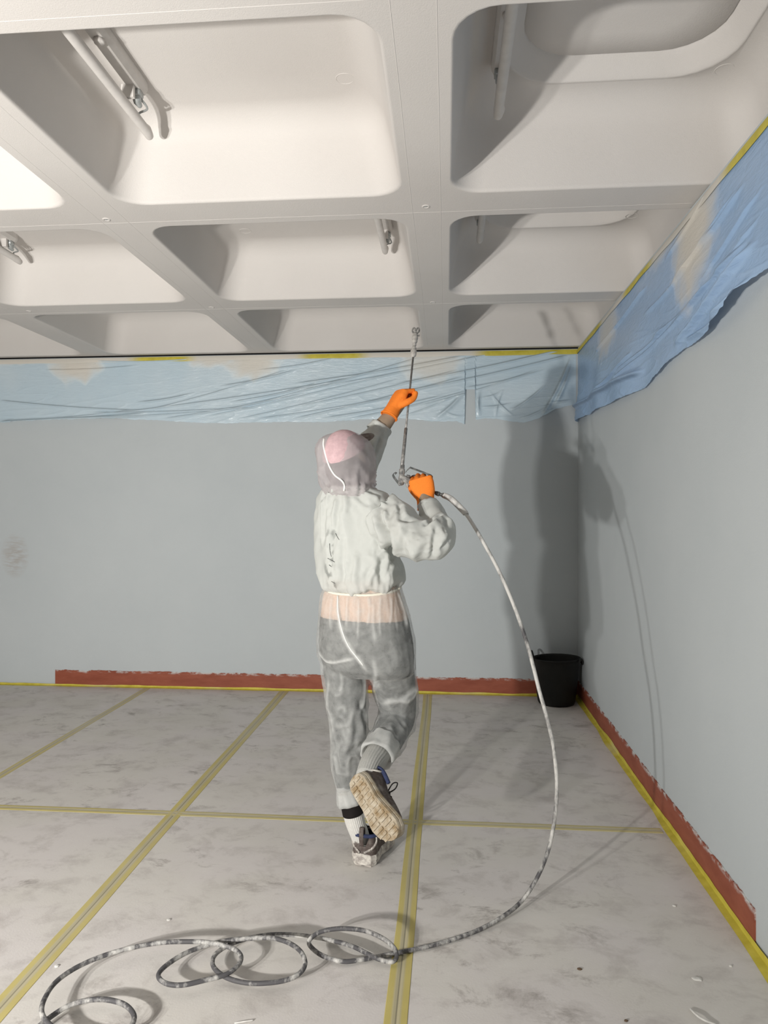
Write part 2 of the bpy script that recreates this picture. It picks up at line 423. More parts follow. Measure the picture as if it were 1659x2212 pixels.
# ---- ceiling: sprayed waffle slab, rib soffit with rounded openings, one moulded coffer above each
CX = [(-0.170, -1.355), (1.198, 0.013), (-1.545, -2.730), (-2.920, -4.105), (-4.295, -5.480), (-5.670, -6.855), (-7.045, -8.23), (-8.42, -9.56)]
CX = [(min(a), max(a)) for a in CX]; CX.sort()
CY = [(4.520, 5.720), (3.155, 4.325), (1.845, 2.935), (0.46, 1.64), (-0.92, 0.27), (-2.30, -1.11), (-3.68, -2.49), (-5.06, -3.87), (-6.44, -5.25)]
CY.sort()
NSEG = 6
def rrect(x0, x1, y0, y1, r):
    pts = []
    for cx, cy, a0 in ((x1 - r, y1 - r, 0), (x0 + r, y1 - r, 90), (x0 + r, y0 + r, 180), (x1 - r, y0 + r, 270)):
        for k in range(NSEG + 1):
            a = math.radians(a0 + 90 * k / NSEG); pts.append((cx + r * math.cos(a), cy + r * math.sin(a)))
    return pts
def soffit():
    V, Fc = [], []
    bx = [XL] + [(CX[i][1] + CX[i + 1][0]) / 2 for i in range(len(CX) - 1)] + [W + 0.28]
    by = [YB] + [(CY[i][1] + CY[i + 1][0]) / 2 for i in range(len(CY) - 1)] + [D]
    for i, (x0, x1) in enumerate(CX):
        for j, (y0, y1) in enumerate(CY):
            inn = rrect(x0, x1, y0, y1, 0.125); out = []
            B = (bx[i], bx[i + 1], by[j], by[j + 1])
            for q in range(4):
                for k in range(NSEG + 1):
                    px_, py_ = inn[q * (NSEG + 1) + k]
                    cx = B[1] if q in (0, 3) else B[0]; cy = B[3] if q in (0, 1) else B[2]
                    h = NSEG / 2
                    xfirst = q in (0, 2)                       # arc starts on the x side
                    t = k / NSEG
                    if (t <= 0.5) == xfirst: X_, Y_ = cx, py_ + (cy - py_) * (min(t, 1 - t) * 2) ** 2
                    else: X_, Y_ = px_ + (cx - px_) * (min(t, 1 - t) * 2) ** 2, cy
                    out.append((X_, Y_))
            n = len(V); N_ = len(inn)
            V += [(x, y, HC) for x, y in inn] + [(x, y, HC) for x, y in out]
            for k in range(N_):
                k2 = (k + 1) % N_; Fc.append((n + k, n + N_ + k, n + N_ + k2, n + k2))
    return V, Fc
ceil_o = struct(obj('ceiling', join(soffit(), box(XL, W + 0.28, YB, D, HC + 0.62, HC + 0.7)), M['ceiling']))
def coffer(w_, l_, recess=False):
    """dome with its opening centred on the origin, z up"""
    prof = [(0.0, 0.0), (0.0035, 0.0005), (0.007, 0.003), (0.010, 0.008), (0.0115, 0.015), (0.032, 0.12), (0.056, 0.215)]
    x0_, z0_ = prof[-1]
    R, a0 = 0.13, math.atan2(0.095, 0.024)                    # big fillet into the roof
    for k in range(1, 9):
        a = a0 * (1 - k / 8.0)
        prof.append((x0_ + R * (math.sin(a0) - math.sin(a)), z0_ + R * (math.cos(a) - math.cos(a0))))
    zr = prof[-1][1]; rings = []
    def rr(ins, z, r): return [(x, y, z) for x, y in rrect(-w_ / 2 + ins, w_ / 2 - ins, -l_ / 2 + ins, l_ / 2 - ins, r)]
    for ins, z in prof: rings.append(rr(ins, z, max(0.125 - ins * 0.15, 0.07)))
    if recess:
        for ins, z, r in ((0.190, zr, 0.20), (0.193, zr - 0.0025, 0.20), (0.199, zr + 0.001, 0.20), (0.206, zr + 0.010, 0.20), (0.238, zr + 0.048, 0.19), (0.249, zr + 0.060, 0.19), (0.252, zr + 0.068, 0.19), (0.257, zr + 0.060, 0.19)):
            rings.append(rr(ins, z, r))
    last = rings[-1]; zl = last[0][2]
    for s in (0.6, 0.25, 0.02): rings.append([(x * s, y * s, zl) for x, y, _ in last])
    V, Fc = loft(rings, cap=False); Fc.append(tuple(range(len(V) - len(last), len(V))))
    return V, [tuple(reversed(f)) for f in Fc]
cache = {}
for i, (x0, x1) in enumerate(CX):
    for j, (y0, y1) in enumerate(CY):
        rec = i == len(CX) - 1
        key = (round(x1 - x0, 3), round(y1 - y0, 3), rec)
        if key not in cache:
            me = mesh('coffer', *coffer(x1 - x0, y1 - y0, rec)); me.materials.append(M['ceiling'])
            me.polygons.foreach_set('use_smooth', [True] * len(me.polygons)); cache[key] = me
        o = link('coffer', cache[key], None, ceil_o); o.location = ((x0 + x1) / 2, (y0 + y1) / 2, HC)
ROOF = HC + coffer(1.185, 1.1)[0][-1][2]
# faint mould joints along the ribs, round cast-in marks and drill holes
def seam_strip(a, b, w_=0.003, t_=0.0007):
    a, b = np.array(a, float), np.array(b, float); d = (b - a) / np.linalg.norm(b - a); s = np.array([-d[1], d[0], 0])
    m_ = 14; pts = [a + (b - a) * k / m_ + s * random.uniform(-.0015, .0015) for k in range(m_ + 1)]
    rings = [[p + s * w_ / 2, p - s * w_ / 2, p - s * w_ / 4 - np.array([0, 0, t_]), p + s * w_ / 4 - np.array([0, 0, t_])] for p in pts]
    return loft(rings)
sm = []
for xr in [(CX[k][1] + CX[k + 1][0]) / 2 for k in range(4, len(CX) - 1)]:
    for off in (-0.062, 0.055): sm.append(seam_strip((xr + off, 0.3, HC), (xr + off, D - 0.01, HC)))
for yr in [(CY[k][1] + CY[k + 1][0]) / 2 for k in range(5, len(CY) - 1)]:
    for off in (0.06,): sm.append(seam_strip((-5.0, yr + off, HC), (W - 0.01, yr + off, HC)))
obj('mould_joint', join(*sm), M['ceiling'], ceil_o)['kind'] = 'stuff'
def ring_mark(c, r, wr=0.0018, h=0.0012):
    rings = []
    for rad, z in ((r + wr, 0.0), (r + wr * .5, -h), (r - wr * .5, -h), (r - wr, 0.0)):
        rings.append([(c[0] + rad * math.cos(a), c[1] + rad * math.sin(a), c[2] + z) for a in np.linspace(0, 2 * math.pi, 24, endpoint=False)])
    return loft(rings, cap=False)
for (px_, py_) in ((745, 170), (1565, 150), (1365, 466), (530, 499)):
    q = PZ(px_, py_, ROOF); obj('cast_ring', ring_mark(q, 0.033), M['ceiling'], ceil_o)
for (px_, py_) in ((230, 474), (920, 446), (457, 664), (935, 653), (62, 672)):
    q = PZ(px_, py_, HC)
    hm = obj('drill_hole', join(ring_mark(q, 0.013, 0.005, 0.003)), M['ceiling'], ceil_o, True)
    obj('hole_core', ellipsoid((q[0], q[1], q[2] + 0.001), 0.009, 0.009, 0.003), M['lampgrey'], hm, True)

# ---- skirting with a rough hand-cut top edge
def skirting(A, B, inward, n, h=0.132):
    A, B, I = np.array(A, float), np.array(B, float), np.array(inward, float)
    rows = []; edge = []
    t = np.linspace(0, 1, n)
    L = np.linalg.norm(B - A)
    base = np.stack([A + (B - A) * k for k in t])
    jag = h + 0.004 * pnoise(np.c_[t * L * 9, t * 0, t * 0 + .5]) + 0.004 * pnoise(np.c_[t * L * 40, t * 0 + 3.3, t * 0])
    th = 0.006
    for b, hh in zip(base, jag):
        rows.append([b, b + I * th, b + I * th + [0, 0, hh * 0.6], b + I * th + [0, 0, hh * 0.85], b + I * th * .8 + [0, 0, hh], b + [0, 0, hh]])
        edge += [0, 0, 0, 0.55, 1, 1]
    V, Fc = loft(rows, closed=False)
    n_ = 6; Fc += [tuple(range(n_)), tuple(reversed(range(len(V) - n_, len(V))))]
    me = mesh('s', V, Fc); attr(me, 'edge', edge); return me
xl_sk = P(120, 1460, D)[0]
yr_end = 2.50
struct(link('baseboard_back', skirting((xl_sk, D, 0), (W - 0.002, D, 0), (0, -1, 0), 700), M['skirt']))
struct(link('baseboard_right', skirting((W, D - 0.007, 0), (W, yr_end, 0), (-1, 0, 0), 520), M['skirt']))

# ================================================================ TAPE ON THE FLOOR
def floor_tape(name, A, B, wid, label, n=60, dusty=0.0):
    A, B = np.array(A, float), np.array(B, float); L = np.linalg.norm(B - A); d = (B - A) / L; s = np.array([-d[1], d[0]])
    offs = np.array([-1, -0.96, -0.5, -0.28, -0.05, 0.05, 0.28, 0.5, 0.96, 1.0]) * wid / 2
    zs = [0.0004, 0.0016, 0.0020, 0.0022, 0.0012, 0.0012, 0.0022, 0.0020, 0.0016, 0.0004]
    rows, ac, du = [], [], []
    for k in np.linspace(0, 1, n):
        p = A + (B - A) * k
        w1 = 1 + 0.05 * float(pnoise(np.array([[k * L * 2.2, 1.7, wid * 50]]))[0])
        sh = 0.006 * float(pnoise(np.array([[k * L * 1.1, 7.1, wid * 31]]))[0])
        far = max(0.0, (p[1] - 2.4) / 3.3); dd = min(1, max(0, (dusty + .5 * far) * (0.75 + 0.5 * float(pnoise(np.array([[k * L * 1.6, 4.4, wid]]))[0]))))
        rows.append([(p[0] + s[0] * (o * w1 + sh), p[1] + s[1] * (o * w1 + sh), z) for o, z in zip(offs, zs)])
        ac += list(np.abs(offs) / (wid / 2)); du += [dd] * len(offs)
    V, Fc = loft(rows, closed=False)
    Fc = [tuple(reversed(f)) for f in Fc]
    me = mesh('floor_tape', V, Fc); attr(me, 'across', ac); attr(me, 'dust', du)
    return tag(link(name, me, M['ftape']), label, 'tape', 'tape over the floor board joints')
floor_tape('floor_tape', (JX[0], 0.95), (JX[0], D - 0.03), 0.066, 'yellow tape strip on the floor joint running past the foot on the ground', dusty=0.25)
floor_tape('floor_tape', (JX[1], 0.95), (JX[1], D - 0.03), 0.072, 'yellow tape strip running from the lower left corner to behind the worker', dusty=0.35)
floor_tape('floor_tape', (JX[2], 0.95), (JX[2], D - 0.03), 0.055, 'faded yellow tape strip on the far left floor joint behind the crossing strip', dusty=0.55)
floor_tape('floor_tape', (-4.9, JY[0] - .005), (W - 0.05, JY[0]), 0.052, 'yellow tape strip crossing the whole floor from left to right', n=110, dusty=0.45)

def edge_tape(name, A, B, inward, label, n=160, floor_w=0.016, up=0.017):
    A, B, I = np.array(A, float), np.array(B, float), np.array(inward, float)
    L = np.linalg.norm(B - A); rows = []
    t = np.linspace(0, 1, n)
    n1 = pnoise(np.c_[t * L * 3.0, t * 0, t * 0 + .2]); n2 = pnoise(np.c_[t * L * 9, t * 0 + 2, t * 0])
    for k, a, b in zip(t, n1, n2):
        p = A + (B - A) * k; fw = floor_w * (1 + .5 * a); u = up * (1 + .45 * a + .2 * b)
        rows.append([p + I * (fw + .010) + [0, 0, .0006], p + I * (fw * .7 + .007) + [0, 0, .003], p + I * 0.009 + [0, 0, .006 + .003 * b], p + I * .0075 + [0, 0, u]])
    V, Fc = loft(rows, closed=False)
    me = mesh('edge_tape', V, Fc); attr(me, 'spray', np.clip(pnoise(np.array(V) * 3) * .5 - .1, 0, .35))
    return tag(link(name, me, M['tape']), label, 'tape')
edge_tape('skirting_tape', (-5.0, D, 0), (W - 0.01, D, 0), (0, -1, 0), 'yellow masking tape along the foot of the back wall')
edge_tape('skirting_tape', (W, D - .01, 0), (W, 1.6, 0), (-1, 0, 0), 'yellow masking tape folded along the foot of the right wall', floor_w=0.024, up=0.026)

# ================================================================ MASKING FILM AND ITS TAPE
def lines_field(U, Vv, lines):
    """sum of ridges; U,Vv arrays; each line (u0,v0,u1,v1,width,amp)"""
    out = np.zeros_like(U); fold = np.zeros_like(U)
    for (u0, v0, u1, v1, wd, am) in lines:
        d = np.array([u1 - u0, v1 - v0]); L = np.linalg.norm(d); d /= L
        a = (U - u0) * d[0] + (Vv - v0) * d[1]; b = -(U - u0) * d[1] + (Vv - v0) * d[0]
        b = b + 0.012 * np.sin(a / L * math.pi) * (1 if am > 0 else -1)
        f = sstep(-0.03, 0.10, a) * (1 - sstep(L - 0.12, L + 0.03, a))
        g = np.exp(-(b / wd) ** 2) * f
        out += abs(am) * g; fold = np.maximum(fold, np.exp(-((b - wd * .6) / (wd * .62)) ** 2) * f)
    return out, fold
def film(name, mat, label, to3, u0, u1, nu, nv, top, bottom, lines, sprays, base_off, notch=None, seed=0.0, billow=0.02, crumple=0.0):
    us = np.linspace(u0, u1, nu); U = np.repeat(us, nv); T = np.tile(np.linspace(0, 1, nv), nu)
    bt = np.interp(us, [b[0] for b in bottom], [b[1] for b in bottom])
    bt = bt + 0.006 * pnoise(np.c_[us * 9, us * 0 + seed, us * 0]) + 0.004 * pnoise(np.c_[us * 31, us * 0 + seed, us * 0])
    if notch is not None:
        for (a, b, zt) in notch: bt = np.where((us > a) & (us < b), zt, bt)
    BT = np.repeat(bt, nv); Vv = top + (BT - top) * T
    rg, fold = lines_field(U, Vv, lines)
    hang = sstep(0, 1, T)
    off = base_off + billow * hang * (0.6 + 0.8 * pnoise(np.c_[U * 1.7, Vv * 1.5, U * 0 + seed])) + rg
    off += 0.004 * hang * ridged(np.c_[U * 1.6 + Vv * 5, Vv * 12 - U * 2.2, U * 0 + seed + 5], 4)
    off += crumple * planes2(U, Vv, seed) * hang
    off = np.maximum(off, 0.003)
    off = 0.003 + (off - 0.003) * sstep(0.0, 0.14, u1 - U)
    sp = np.zeros_like(U)
    for (cu, cv, ru, rv, am) in sprays:
        q = ((U - cu) / ru) ** 2 + ((Vv - cv) / rv) ** 2
        q = q * (1 + .5 * pnoise(np.c_[U * 12, Vv * 12, U * 0 + 3]))
        sp = np.maximum(sp, am * (1 - sstep(0.0, 1.55, q)))
    V = to3(U, Vv, off)
    Fc = [(i * nv + j, i * nv + j + 1, (i + 1) * nv + j + 1, (i + 1) * nv + j) for i in range(nu - 1) for j in range(nv - 1)]
    me = mesh(name, V, Fc); attr(me, 'fold', fold); attr(me, 'spray', sp)
    return tag(link(name, me, mat, None, True), label, 'plastic sheet')
def planes2(U, Vv, s): return np.abs(pnoise(np.c_[U * 9, Vv * 14, U * 0 + s])) + .5 * np.abs(pnoise(np.c_[U * 21, Vv * 30, U * 0 + s]))
def bw(px_, py_): q = P(px_, py_, D); return q[0], q[2]
def rw(px_, py_): q = PX(px_, py_, W); return q[1], q[2]
def L2(f, pts, wd, am):
    (a, b), (c, d) = f(*pts[:2]), f(*pts[2:]); return (a, b, c, d, wd, am)
bl = [(0, 866, 300, 888), (0, 913, 300, 885), (120, 905, 470, 888), (200, 892, 560, 880), (240, 895, 760, 820), (330, 885, 620, 800), (450, 900, 880, 800),
      (500, 885, 900, 775), (520, 905, 860, 820), (500, 870, 760, 815), (560, 800, 720, 775), (560, 905, 900, 850), (640, 830, 1000, 770), (640, 845, 1060, 765), (640, 880, 990, 800),
      (640, 905, 1000, 815), (700, 905, 960, 855), (760, 905, 1010, 845), (860, 830, 1230, 752), (860, 850, 1240, 765), (900, 880, 1160, 800), (1000, 840, 1175, 800), (870, 900, 1005, 845),
      (560, 860, 700, 822), (480, 835, 640, 800), (360, 905, 660, 850), (300, 870, 420, 850), (100, 800, 300, 790), (200, 780, 420, 776)]
blines = [L2(bw, q, random.uniform(.005, .009), random.uniform(.008, .016)) for q in bl]
blines += [L2(bw, q, .016, .022) for q in [(0, 912, 330, 893), (1170, 900, 1238, 762), (1195, 880, 1240, 775), (940, 905, 1002, 848), (1035, 845, 1035, 900)]]
blines += [L2(bw, q, .009, .012) for q in [(1040, 880, 1110, 870), (1060, 850, 1110, 900), (1085, 845, 1070, 905), (1100, 890, 1180, 830), (960, 890, 1000, 900), (1120, 905, 1180, 880), (1180, 870, 1245, 860), (1040, 860, 1085, 845)]]
bbot = [bw(*q) for q in [(-260, 918), (0, 913), (130, 907), (250, 904), (400, 912), (480, 915), (560, 912), (700, 912), (800, 906), (860, 903), (935, 911), (985, 911), (1003, 916), (1028, 907), (1060, 904), (1130, 913), (1165, 904), (1200, 885), (1245, 872)]]
nx0, nx1, nz = bw(1004, 850)[0], bw(1027, 850)[0], bw(1010, 842)[1]
bsp = [(*bw(165, 790), .22, .13, 1), (*bw(545, 785), .22, .12, .95), (*bw(930, 785), .24, .14, .75), (*bw(40, 772), .5, .06, .9), (*bw(460, 775), .2, .07, .9), (*bw(-120, 780), .25, .1, .9)]
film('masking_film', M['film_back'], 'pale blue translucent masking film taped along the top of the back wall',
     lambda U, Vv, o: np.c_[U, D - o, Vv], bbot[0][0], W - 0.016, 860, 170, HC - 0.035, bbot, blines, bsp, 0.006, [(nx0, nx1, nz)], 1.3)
rl = [(1655, 410, 1530, 600), (1612, 400, 1520, 530), (1590, 420, 1460, 610), (1540, 400, 1440, 560), (1659, 640, 1490, 735), (1640, 520, 1420, 730), (1560, 600, 1330, 830),
      (1500, 560, 1400, 680), (1400, 620, 1290, 760), (1659, 470, 1560, 600), (1380, 760, 1290, 850), (1450, 700, 1350, 800)]
rlines = [L2(rw, q, random.uniform(.006, .010), random.uniform(.008, .016)) for q in rl]
rlines += [L2(rw, q, .016, .03) for q in [(1659, 525, 1470, 745), (1659, 600, 1560, 690), (1250, 880, 1400, 800)]]
rbot = [rw(*q) for q in [(1252, 910), (1300, 885), (1350, 862), (1400, 838), (1440, 798), (1480, 760), (1510, 742), (1545, 722), (1600, 668), (1659, 602)]]
rbot = sorted(rbot); rbot = [(0.9, 2.16), (1.6, 2.18)] + rbot
rsp = [(*rw(1500, 500), .26, .30, 1), (*rw(1315, 715), .28, .16, .8), (*rw(1430, 520), .3, .10, .9), (*rw(1540, 380), .14, .09, .9), (*rw(1290, 690), .3, .06, .7), (*rw(1350, 620), .2, .05, .6)]
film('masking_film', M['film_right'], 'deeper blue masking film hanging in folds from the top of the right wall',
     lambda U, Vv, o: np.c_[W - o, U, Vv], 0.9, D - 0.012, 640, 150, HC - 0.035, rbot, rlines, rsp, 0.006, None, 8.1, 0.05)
def wall_tape(to3, u0, u1, n, yellow, label, seed):
    us = np.linspace(u0, u1, n); rows, sp = [], []
    m_ = np.ones(n)
    for a, b in yellow: m_ = np.minimum(m_, 1 - sstep(a - .07, a + .10, us) * (1 - sstep(b - .10, b + .07, us)))
    nz_ = pnoise(np.c_[us * 4, us * 0 + seed, us * 0])
    for u, k, q in zip(us, m_, nz_):
        z0 = HC - 0.055 - .006 * q; z1 = HC - 0.017
        rows.append([to3(u, z0, .0105), to3(u, (z0 + z1) / 2, .0125), to3(u, z1, .004)]); sp += [min(1, k + .1 * max(q, 0)), k, k]
    V, Fc = loft(rows, closed=False); me = mesh('wall_tape', V, Fc); attr(me, 'spray', sp)
    return tag(link('wall_tape', me, M['tape'], None, True), label, 'tape')
yb = [tuple(sorted((bw(a, 770)[0], bw(b, 770)[0]))) for a, b in ((285, 415), (650, 790), (1030, 1300))]
wall_tape(lambda u, z, o: (u, D - o, z), bbot[0][0], W - .006, 300, yb, 'yellow masking tape with cream overspray along the top of the back wall', 2.2)
yr = [tuple(sorted((rw(*a)[0], rw(*b)[0]))) for a, b in (((1720, 180), (1568, 352)), ((1412, 552), (1350, 628)), ((1302, 688), (1235, 760)))]
wall_tape(lambda u, z, o: (W - o, u, z), 0.9, D - .006, 300, yr, 'yellow masking tape with cream overspray along the top of the right wall', 5.2)

# ================================================================ THE WORKER
FACE = math.radians(22)                                   # turned a little to the right of the view axis
FW = np.array([math.sin(FACE), math.cos(FACE), 0]); RT = np.array([math.cos(FACE), -math.sin(FACE), 0]); UP = np.array([0, 0, 1.0])
def sring(c, a, b, n=32, ax=RT, ay=FW, p=2.3, tilt=0.0):
    """superellipse ring, half width a along ax, half depth b along ay; tilt lowers the back edge"""
    out = []
    for k in range(n):
        t = 2 * math.pi * k / n; ct, st = math.cos(t), math.sin(t)
        x = math.copysign(abs(ct) ** (2 / p), ct) * a; y = math.copysign(abs(st) ** (2 / p), st) * b
        out.append(np.array(c) + ax * x + ay * y + UP * (tilt * y))
    return out
def body_loft(rows, Y, shrink=0.0, db=0.62, n=32, ax=RT, ay=FW, p=2.3):
    """rows: (py, px left, px right[, Y[, depth ratio]]) measured on the photograph at distance Y"""
    rings = []
    kk = math.sqrt(math.cos(FACE + .1) ** 2 + (db * math.sin(FACE + .1)) ** 2)
    for r in rows:
        py, a, b = r[:3]; y = r[3] if len(r) > 3 and r[3] else Y; d_ = r[4] if len(r) > 4 else db; tl_ = r[5] if len(r) > 5 else 0.0
        A, B = P(a, py, y), P(b, py, y); c = (A + B) / 2; hw = np.linalg.norm(B - A) / 2 / kk - shrink
        rings.append(sring(c, max(hw, .012), max(hw * d_ / 1.0, .012) if shrink == 0 else max((hw + shrink) * d_ - shrink, .012), n, ax, ay, p, tl_))
    return loft(rings)
def limb(pts, sub=6, n=20, shrink=0.0, round_end=True):
    q = [(*P(x, y, Y), max(r - shrink, .01)) for x, y, Y, r in pts]; q = np.array(q)
    return tube(q[:, :3], q[:, 3], n, sub, round_end)
YBD = 2.95
torso = [(1052, 706, 800, 2.92, .75), (1063, 694, 826, 0, .58), (1080, 685, 846, 0, .58), (1110, 681, 850, 0, .62), (1150, 681, 850, 0, .66), (1190, 683, 856, 0, .68), (1222, 688, 866, 0, .72, .06),
         (1245, 693, 869, 0, .76, .12), (1259, 699, 868, 0, .78, .15), (1268, 709, 860, 0, .74, .16), (1271, 720, 850, 0, .68, .16)]
hips = [(1260, 707, 861, 0, .68, .14), (1282, 696, 867, 0, .70, .08), (1310, 692, 877, 0, .72), (1340, 690, 884, 0, .74), (1380, 688, 892, 0, .74), (1415, 688, 896, 0, .70), (1440, 694, 896, 0, .62), (1458, 712, 884, 0, .5)]
legL = [(745, 1395, 2.97, .092), (742, 1440, 2.975, .095), (747, 1480, 2.98, .094), (751, 1530, 2.98, .087), (753, 1570, 2.98, .083), (754, 1610, 2.98, .081), (752, 1650, 2.98, .074), (749, 1685, 2.97, .058), (747, 1712, 2.96, .038)]
legR = [(838, 1395, 2.95, .106), (846, 1440, 3.0, .102), (854, 1485, 3.06, .097), (859, 1525, 3.10, .089), (857, 1553, 3.10, .086), (846, 1578, 3.03, .079), (834, 1602, 2.95, .074), (820, 1622, 2.88, .066)]
armR = [(822, 1105, 2.86, .085), (850, 1130, 2.83, .092), (885, 1155, 2.79, .092), (915, 1164, 2.77, .085), (936, 1163, 2.77, .077), (949, 1150, 2.80, .064), (947, 1132, 2.84, .058), (938, 1116, 2.87, .052), (929, 1102, 2.90, .046), (925, 1096, 2.915, .042)]
armL = [(728, 1092, 2.98, .085), (748, 1060, 3.05, .082), (772, 1020, 3.12, .080), (787, 985, 3.16, .074), (804, 952, 3.18, .062), (818, 930, 3.19, .052), (822, 923, 3.195, .047)]
headc = P(750, 994, 2.93)

# ---- the body: one continuous figure (torso, limbs, neck, head with a face) under the clothes
FD = np.array([math.sin(FACE + .1) * .86, math.cos(FACE + .1) * .86, .5])      # looks forward, right and up at the spray tip
FD /= np.linalg.norm(FD); HR = np.cross(FD, UP); HR /= np.linalg.norm(HR); HU = np.cross(HR, FD)
HA = (HR, FD, HU)
def hp(r, f, u): return headc + HR * r + FD * f + HU * u
bparts = [body_loft([(r[0], r[1], r[2], r[3], (r[4] if len(r) > 4 else .62)) for r in torso], YBD, .052),
          body_loft([(r[0], r[1], r[2], r[3], r[4]) for r in hips], YBD, .036),
          limb([(x, y, Y, max(.038, r * .74)) for x, y, Y, r in legL[:-1]] + [(755, 1738, 2.965, .036), (764, 1770, 2.97, .033), (776, 1805, 2.98, .030), (785, 1838, 2.995, .030)]),
          limb([(x, y, Y, r * .74) for x, y, Y, r in legR] + [(812, 1636, 2.83, .034), (800, 1654, 2.77, .028), (790, 1676, 2.715, .024)]),
          limb([(x, y, Y, r * .48) for x, y, Y, r in armR[:6]] + [(940, 1124, 2.86, .034), (930, 1104, 2.90, .034), (921, 1084, 2.945, .033), (913, 1062, 2.97, .030)], round_end=False),
          limb([(x, y, Y, r * .52) for x, y, Y, r in armL[:4]] + [(806, 950, 3.18, .043), (822, 926, 3.19, .039), (838, 905, 3.20, .034), (850, 890, 3.20, .030), (862, 873, 3.205, .030)]),
          tube([P(752, 1075, 2.93), P(752, 1045, 2.93), headc - HU * .03], [.05, .047, .05], 16, 3),
          ellipsoid(hp(0, 0, .012), .076, .094, .104, HA), ellipsoid(hp(0, .040, -.055), .056, .058, .064, HA),
          ellipsoid(hp(0, .088, -.096), .024, .018, .016, HA),                                   # chin
          tube([hp(0, .088, .012), hp(0, .107, -.018), hp(0, .112, -.034)], [.009, .013, .015], 10, 2, True),   # nose
          ellipsoid(hp(0, .092, -.062), .026, .014, .008, HA), ellipsoid(hp(0, .090, -.072), .022, .014, .008, HA),  # lips
          ellipsoid(hp(.032, .083, .018), .015, .011, .009, HA), ellipsoid(hp(-.032, .083, .018), .015, .011, .009, HA),  # eyes
          ellipsoid(hp(.030, .086, .034), .022, .010, .006, HA), ellipsoid(hp(-.030, .086, .034), .022, .010, .006, HA),  # brows
          ellipsoid(hp(.077, -.004, -.002), .010, .020, .032, HA), ellipsoid(hp(-.077, -.004, -.002), .010, .020, .032, HA)]
person = link('person', remesh(bparts, 0.0065, 3), M['skin'], None, True)
tag(person, 'person in white hooded coverall and orange gloves, balancing on one foot and spraying the ceiling', 'person')

# ---- clothes under the sheer suit
shirt = link('undershirt', remesh([body_loft([r[:5] for r in torso[:-2]], YBD, .031)], .008, 3), M['shirt'], person, True)
tail_rows = [(1250, 696, 864, 0, .72)] + hips[:2] + [(1300, 694, 872, 0, .72), (1338, 691, 884, 0, .74)]
obj('shirt_tail', body_loft(tail_rows, YBD, .011), M['peach'], person, True)
pants = [(1330, 690.5, 882, 0, .74), (1355, 689, 887, 0, .74)] + hips[4:]
link('work_trousers', remesh([body_loft(pants, YBD, .010),
     limb([(x, y, Y, r * .89) for x, y, Y, r in legL[:-1]]), limb([(x, y, Y, r * .90) for x, y, Y, r in legR[:-1]])], .008, 3), M['darkpants'], person, True)
cap = ellipsoid(hp(0, -.004, .020), .086, .104, .108, HA, 28, 18)
cap = (cap[0], [f for f in cap[1] if np.dot(np.mean([cap[0][i] for i in f], axis=0) - headc, HU - FD * .1) > .040])
obj('pink_cap', cap, M['pinkcap'], person, True)
obj('cap_peak', ellipsoid(hp(0.014, .118, .038), .056, .056, .006, HA), M['shoe'], person, True)
hr = ellipsoid(hp(0, -.012, -.020), .086, .100, .088, HA, 28, 18)
hr = (hr[0], [f for f in hr[1] if np.dot(np.mean([hr[0][i] for i in f], axis=0) - headc, FD) < .035 and np.dot(np.mean([hr[0][i] for i in f], axis=0) - headc, HU) > -.085])
obj('hair', hr, M['hair'], person, True)

# ---- the coverall
def bvh_me(me): return BVHTree.FromPolygons([v.co[:] for v in me.vertices], [p.vertices[:] for p in me.polygons])
def on(tree, px_, py_, lift=.003):
    d = Vector(ray(px_, py_)).normalized(); h = tree.ray_cast(Vector((0, 0, EYE)), d)
    p = h[0] if h[0] is not None else tree.find_nearest(Vector(P(px_, py_, 2.9)))[0]
    return np.array(p - d * lift)
def polydist(c, pts):
    """distance to a polyline and 0..1 position along it"""
    best = np.full(len(c), 9.0); tt = np.zeros(len(c)); n = len(pts) - 1
    for i in range(n):
        a, b = pts[i], pts[i + 1]; ab = b - a; L = np.dot(ab, ab) + 1e-9
        t = np.clip(((c - a) @ ab) / L, 0, 1); d = np.linalg.norm(c - (a + t[:, None] * ab), axis=1)
        m_ = d < best; best[m_] = d[m_]; tt[m_] = (i + t[m_]) / n
    return best, tt
def cloth(name, parts, mat, disp, folds, voxel=.0060, smooth=3, dirt=None, fs=.8):
    """folds: (pixel polyline, width, height, opacity gain); height < 0 is a valley"""
    me = remesh(parts, voxel, smooth); co, no = get_co(me), get_no(me); tree = bvh_me(me)
    d, cr = disp(co)
    for pl, wd, hg, opq in folds:
        pts = np.array([on(tree, x, y, 0) for x, y, _ in smooth_path([(x, y, 0) for x, y in pl], 4)])
        dist, t = polydist(co, pts)
        dist = dist * (1 + .35 * pnoise(co * 60)); taper = np.clip(np.minimum(t, 1 - t) * 6 + .25, 0, 1); g = np.exp(-(dist / wd) ** 2) * taper
        side = np.exp(-((dist - wd * 1.7) / wd) ** 2) * taper * .4
        d += fs * hg * (g - side); cr = np.maximum(cr, opq * g)
    if dirt is not None:
        pts = np.array([on(tree, x, y, 0) for x, y in dirt]); dist, t = polydist(co, pts)
        attr(me, 'dirt', np.exp(-(dist / .022) ** 2) * sstep(.06, .34, pnoise(co * [55, 55, 38])))
    else: attr(me, 'dirt', np.zeros(len(co)))
    set_co(me, co + no * d[:, None]); laplace(me, 1, .3); attr(me, 'crease', np.clip(cr, 0, 1))
    return link(name, me, mat, person, True)
def planes(c, sc, seed):
    """faceted crumple: nearest of scattered planes, gives crisp flat folds"""
    n1 = pnoise(c * sc + seed); n2 = pnoise(c * sc * 1.3 + seed + 9)
    return np.abs(n1 + .5 * n2)
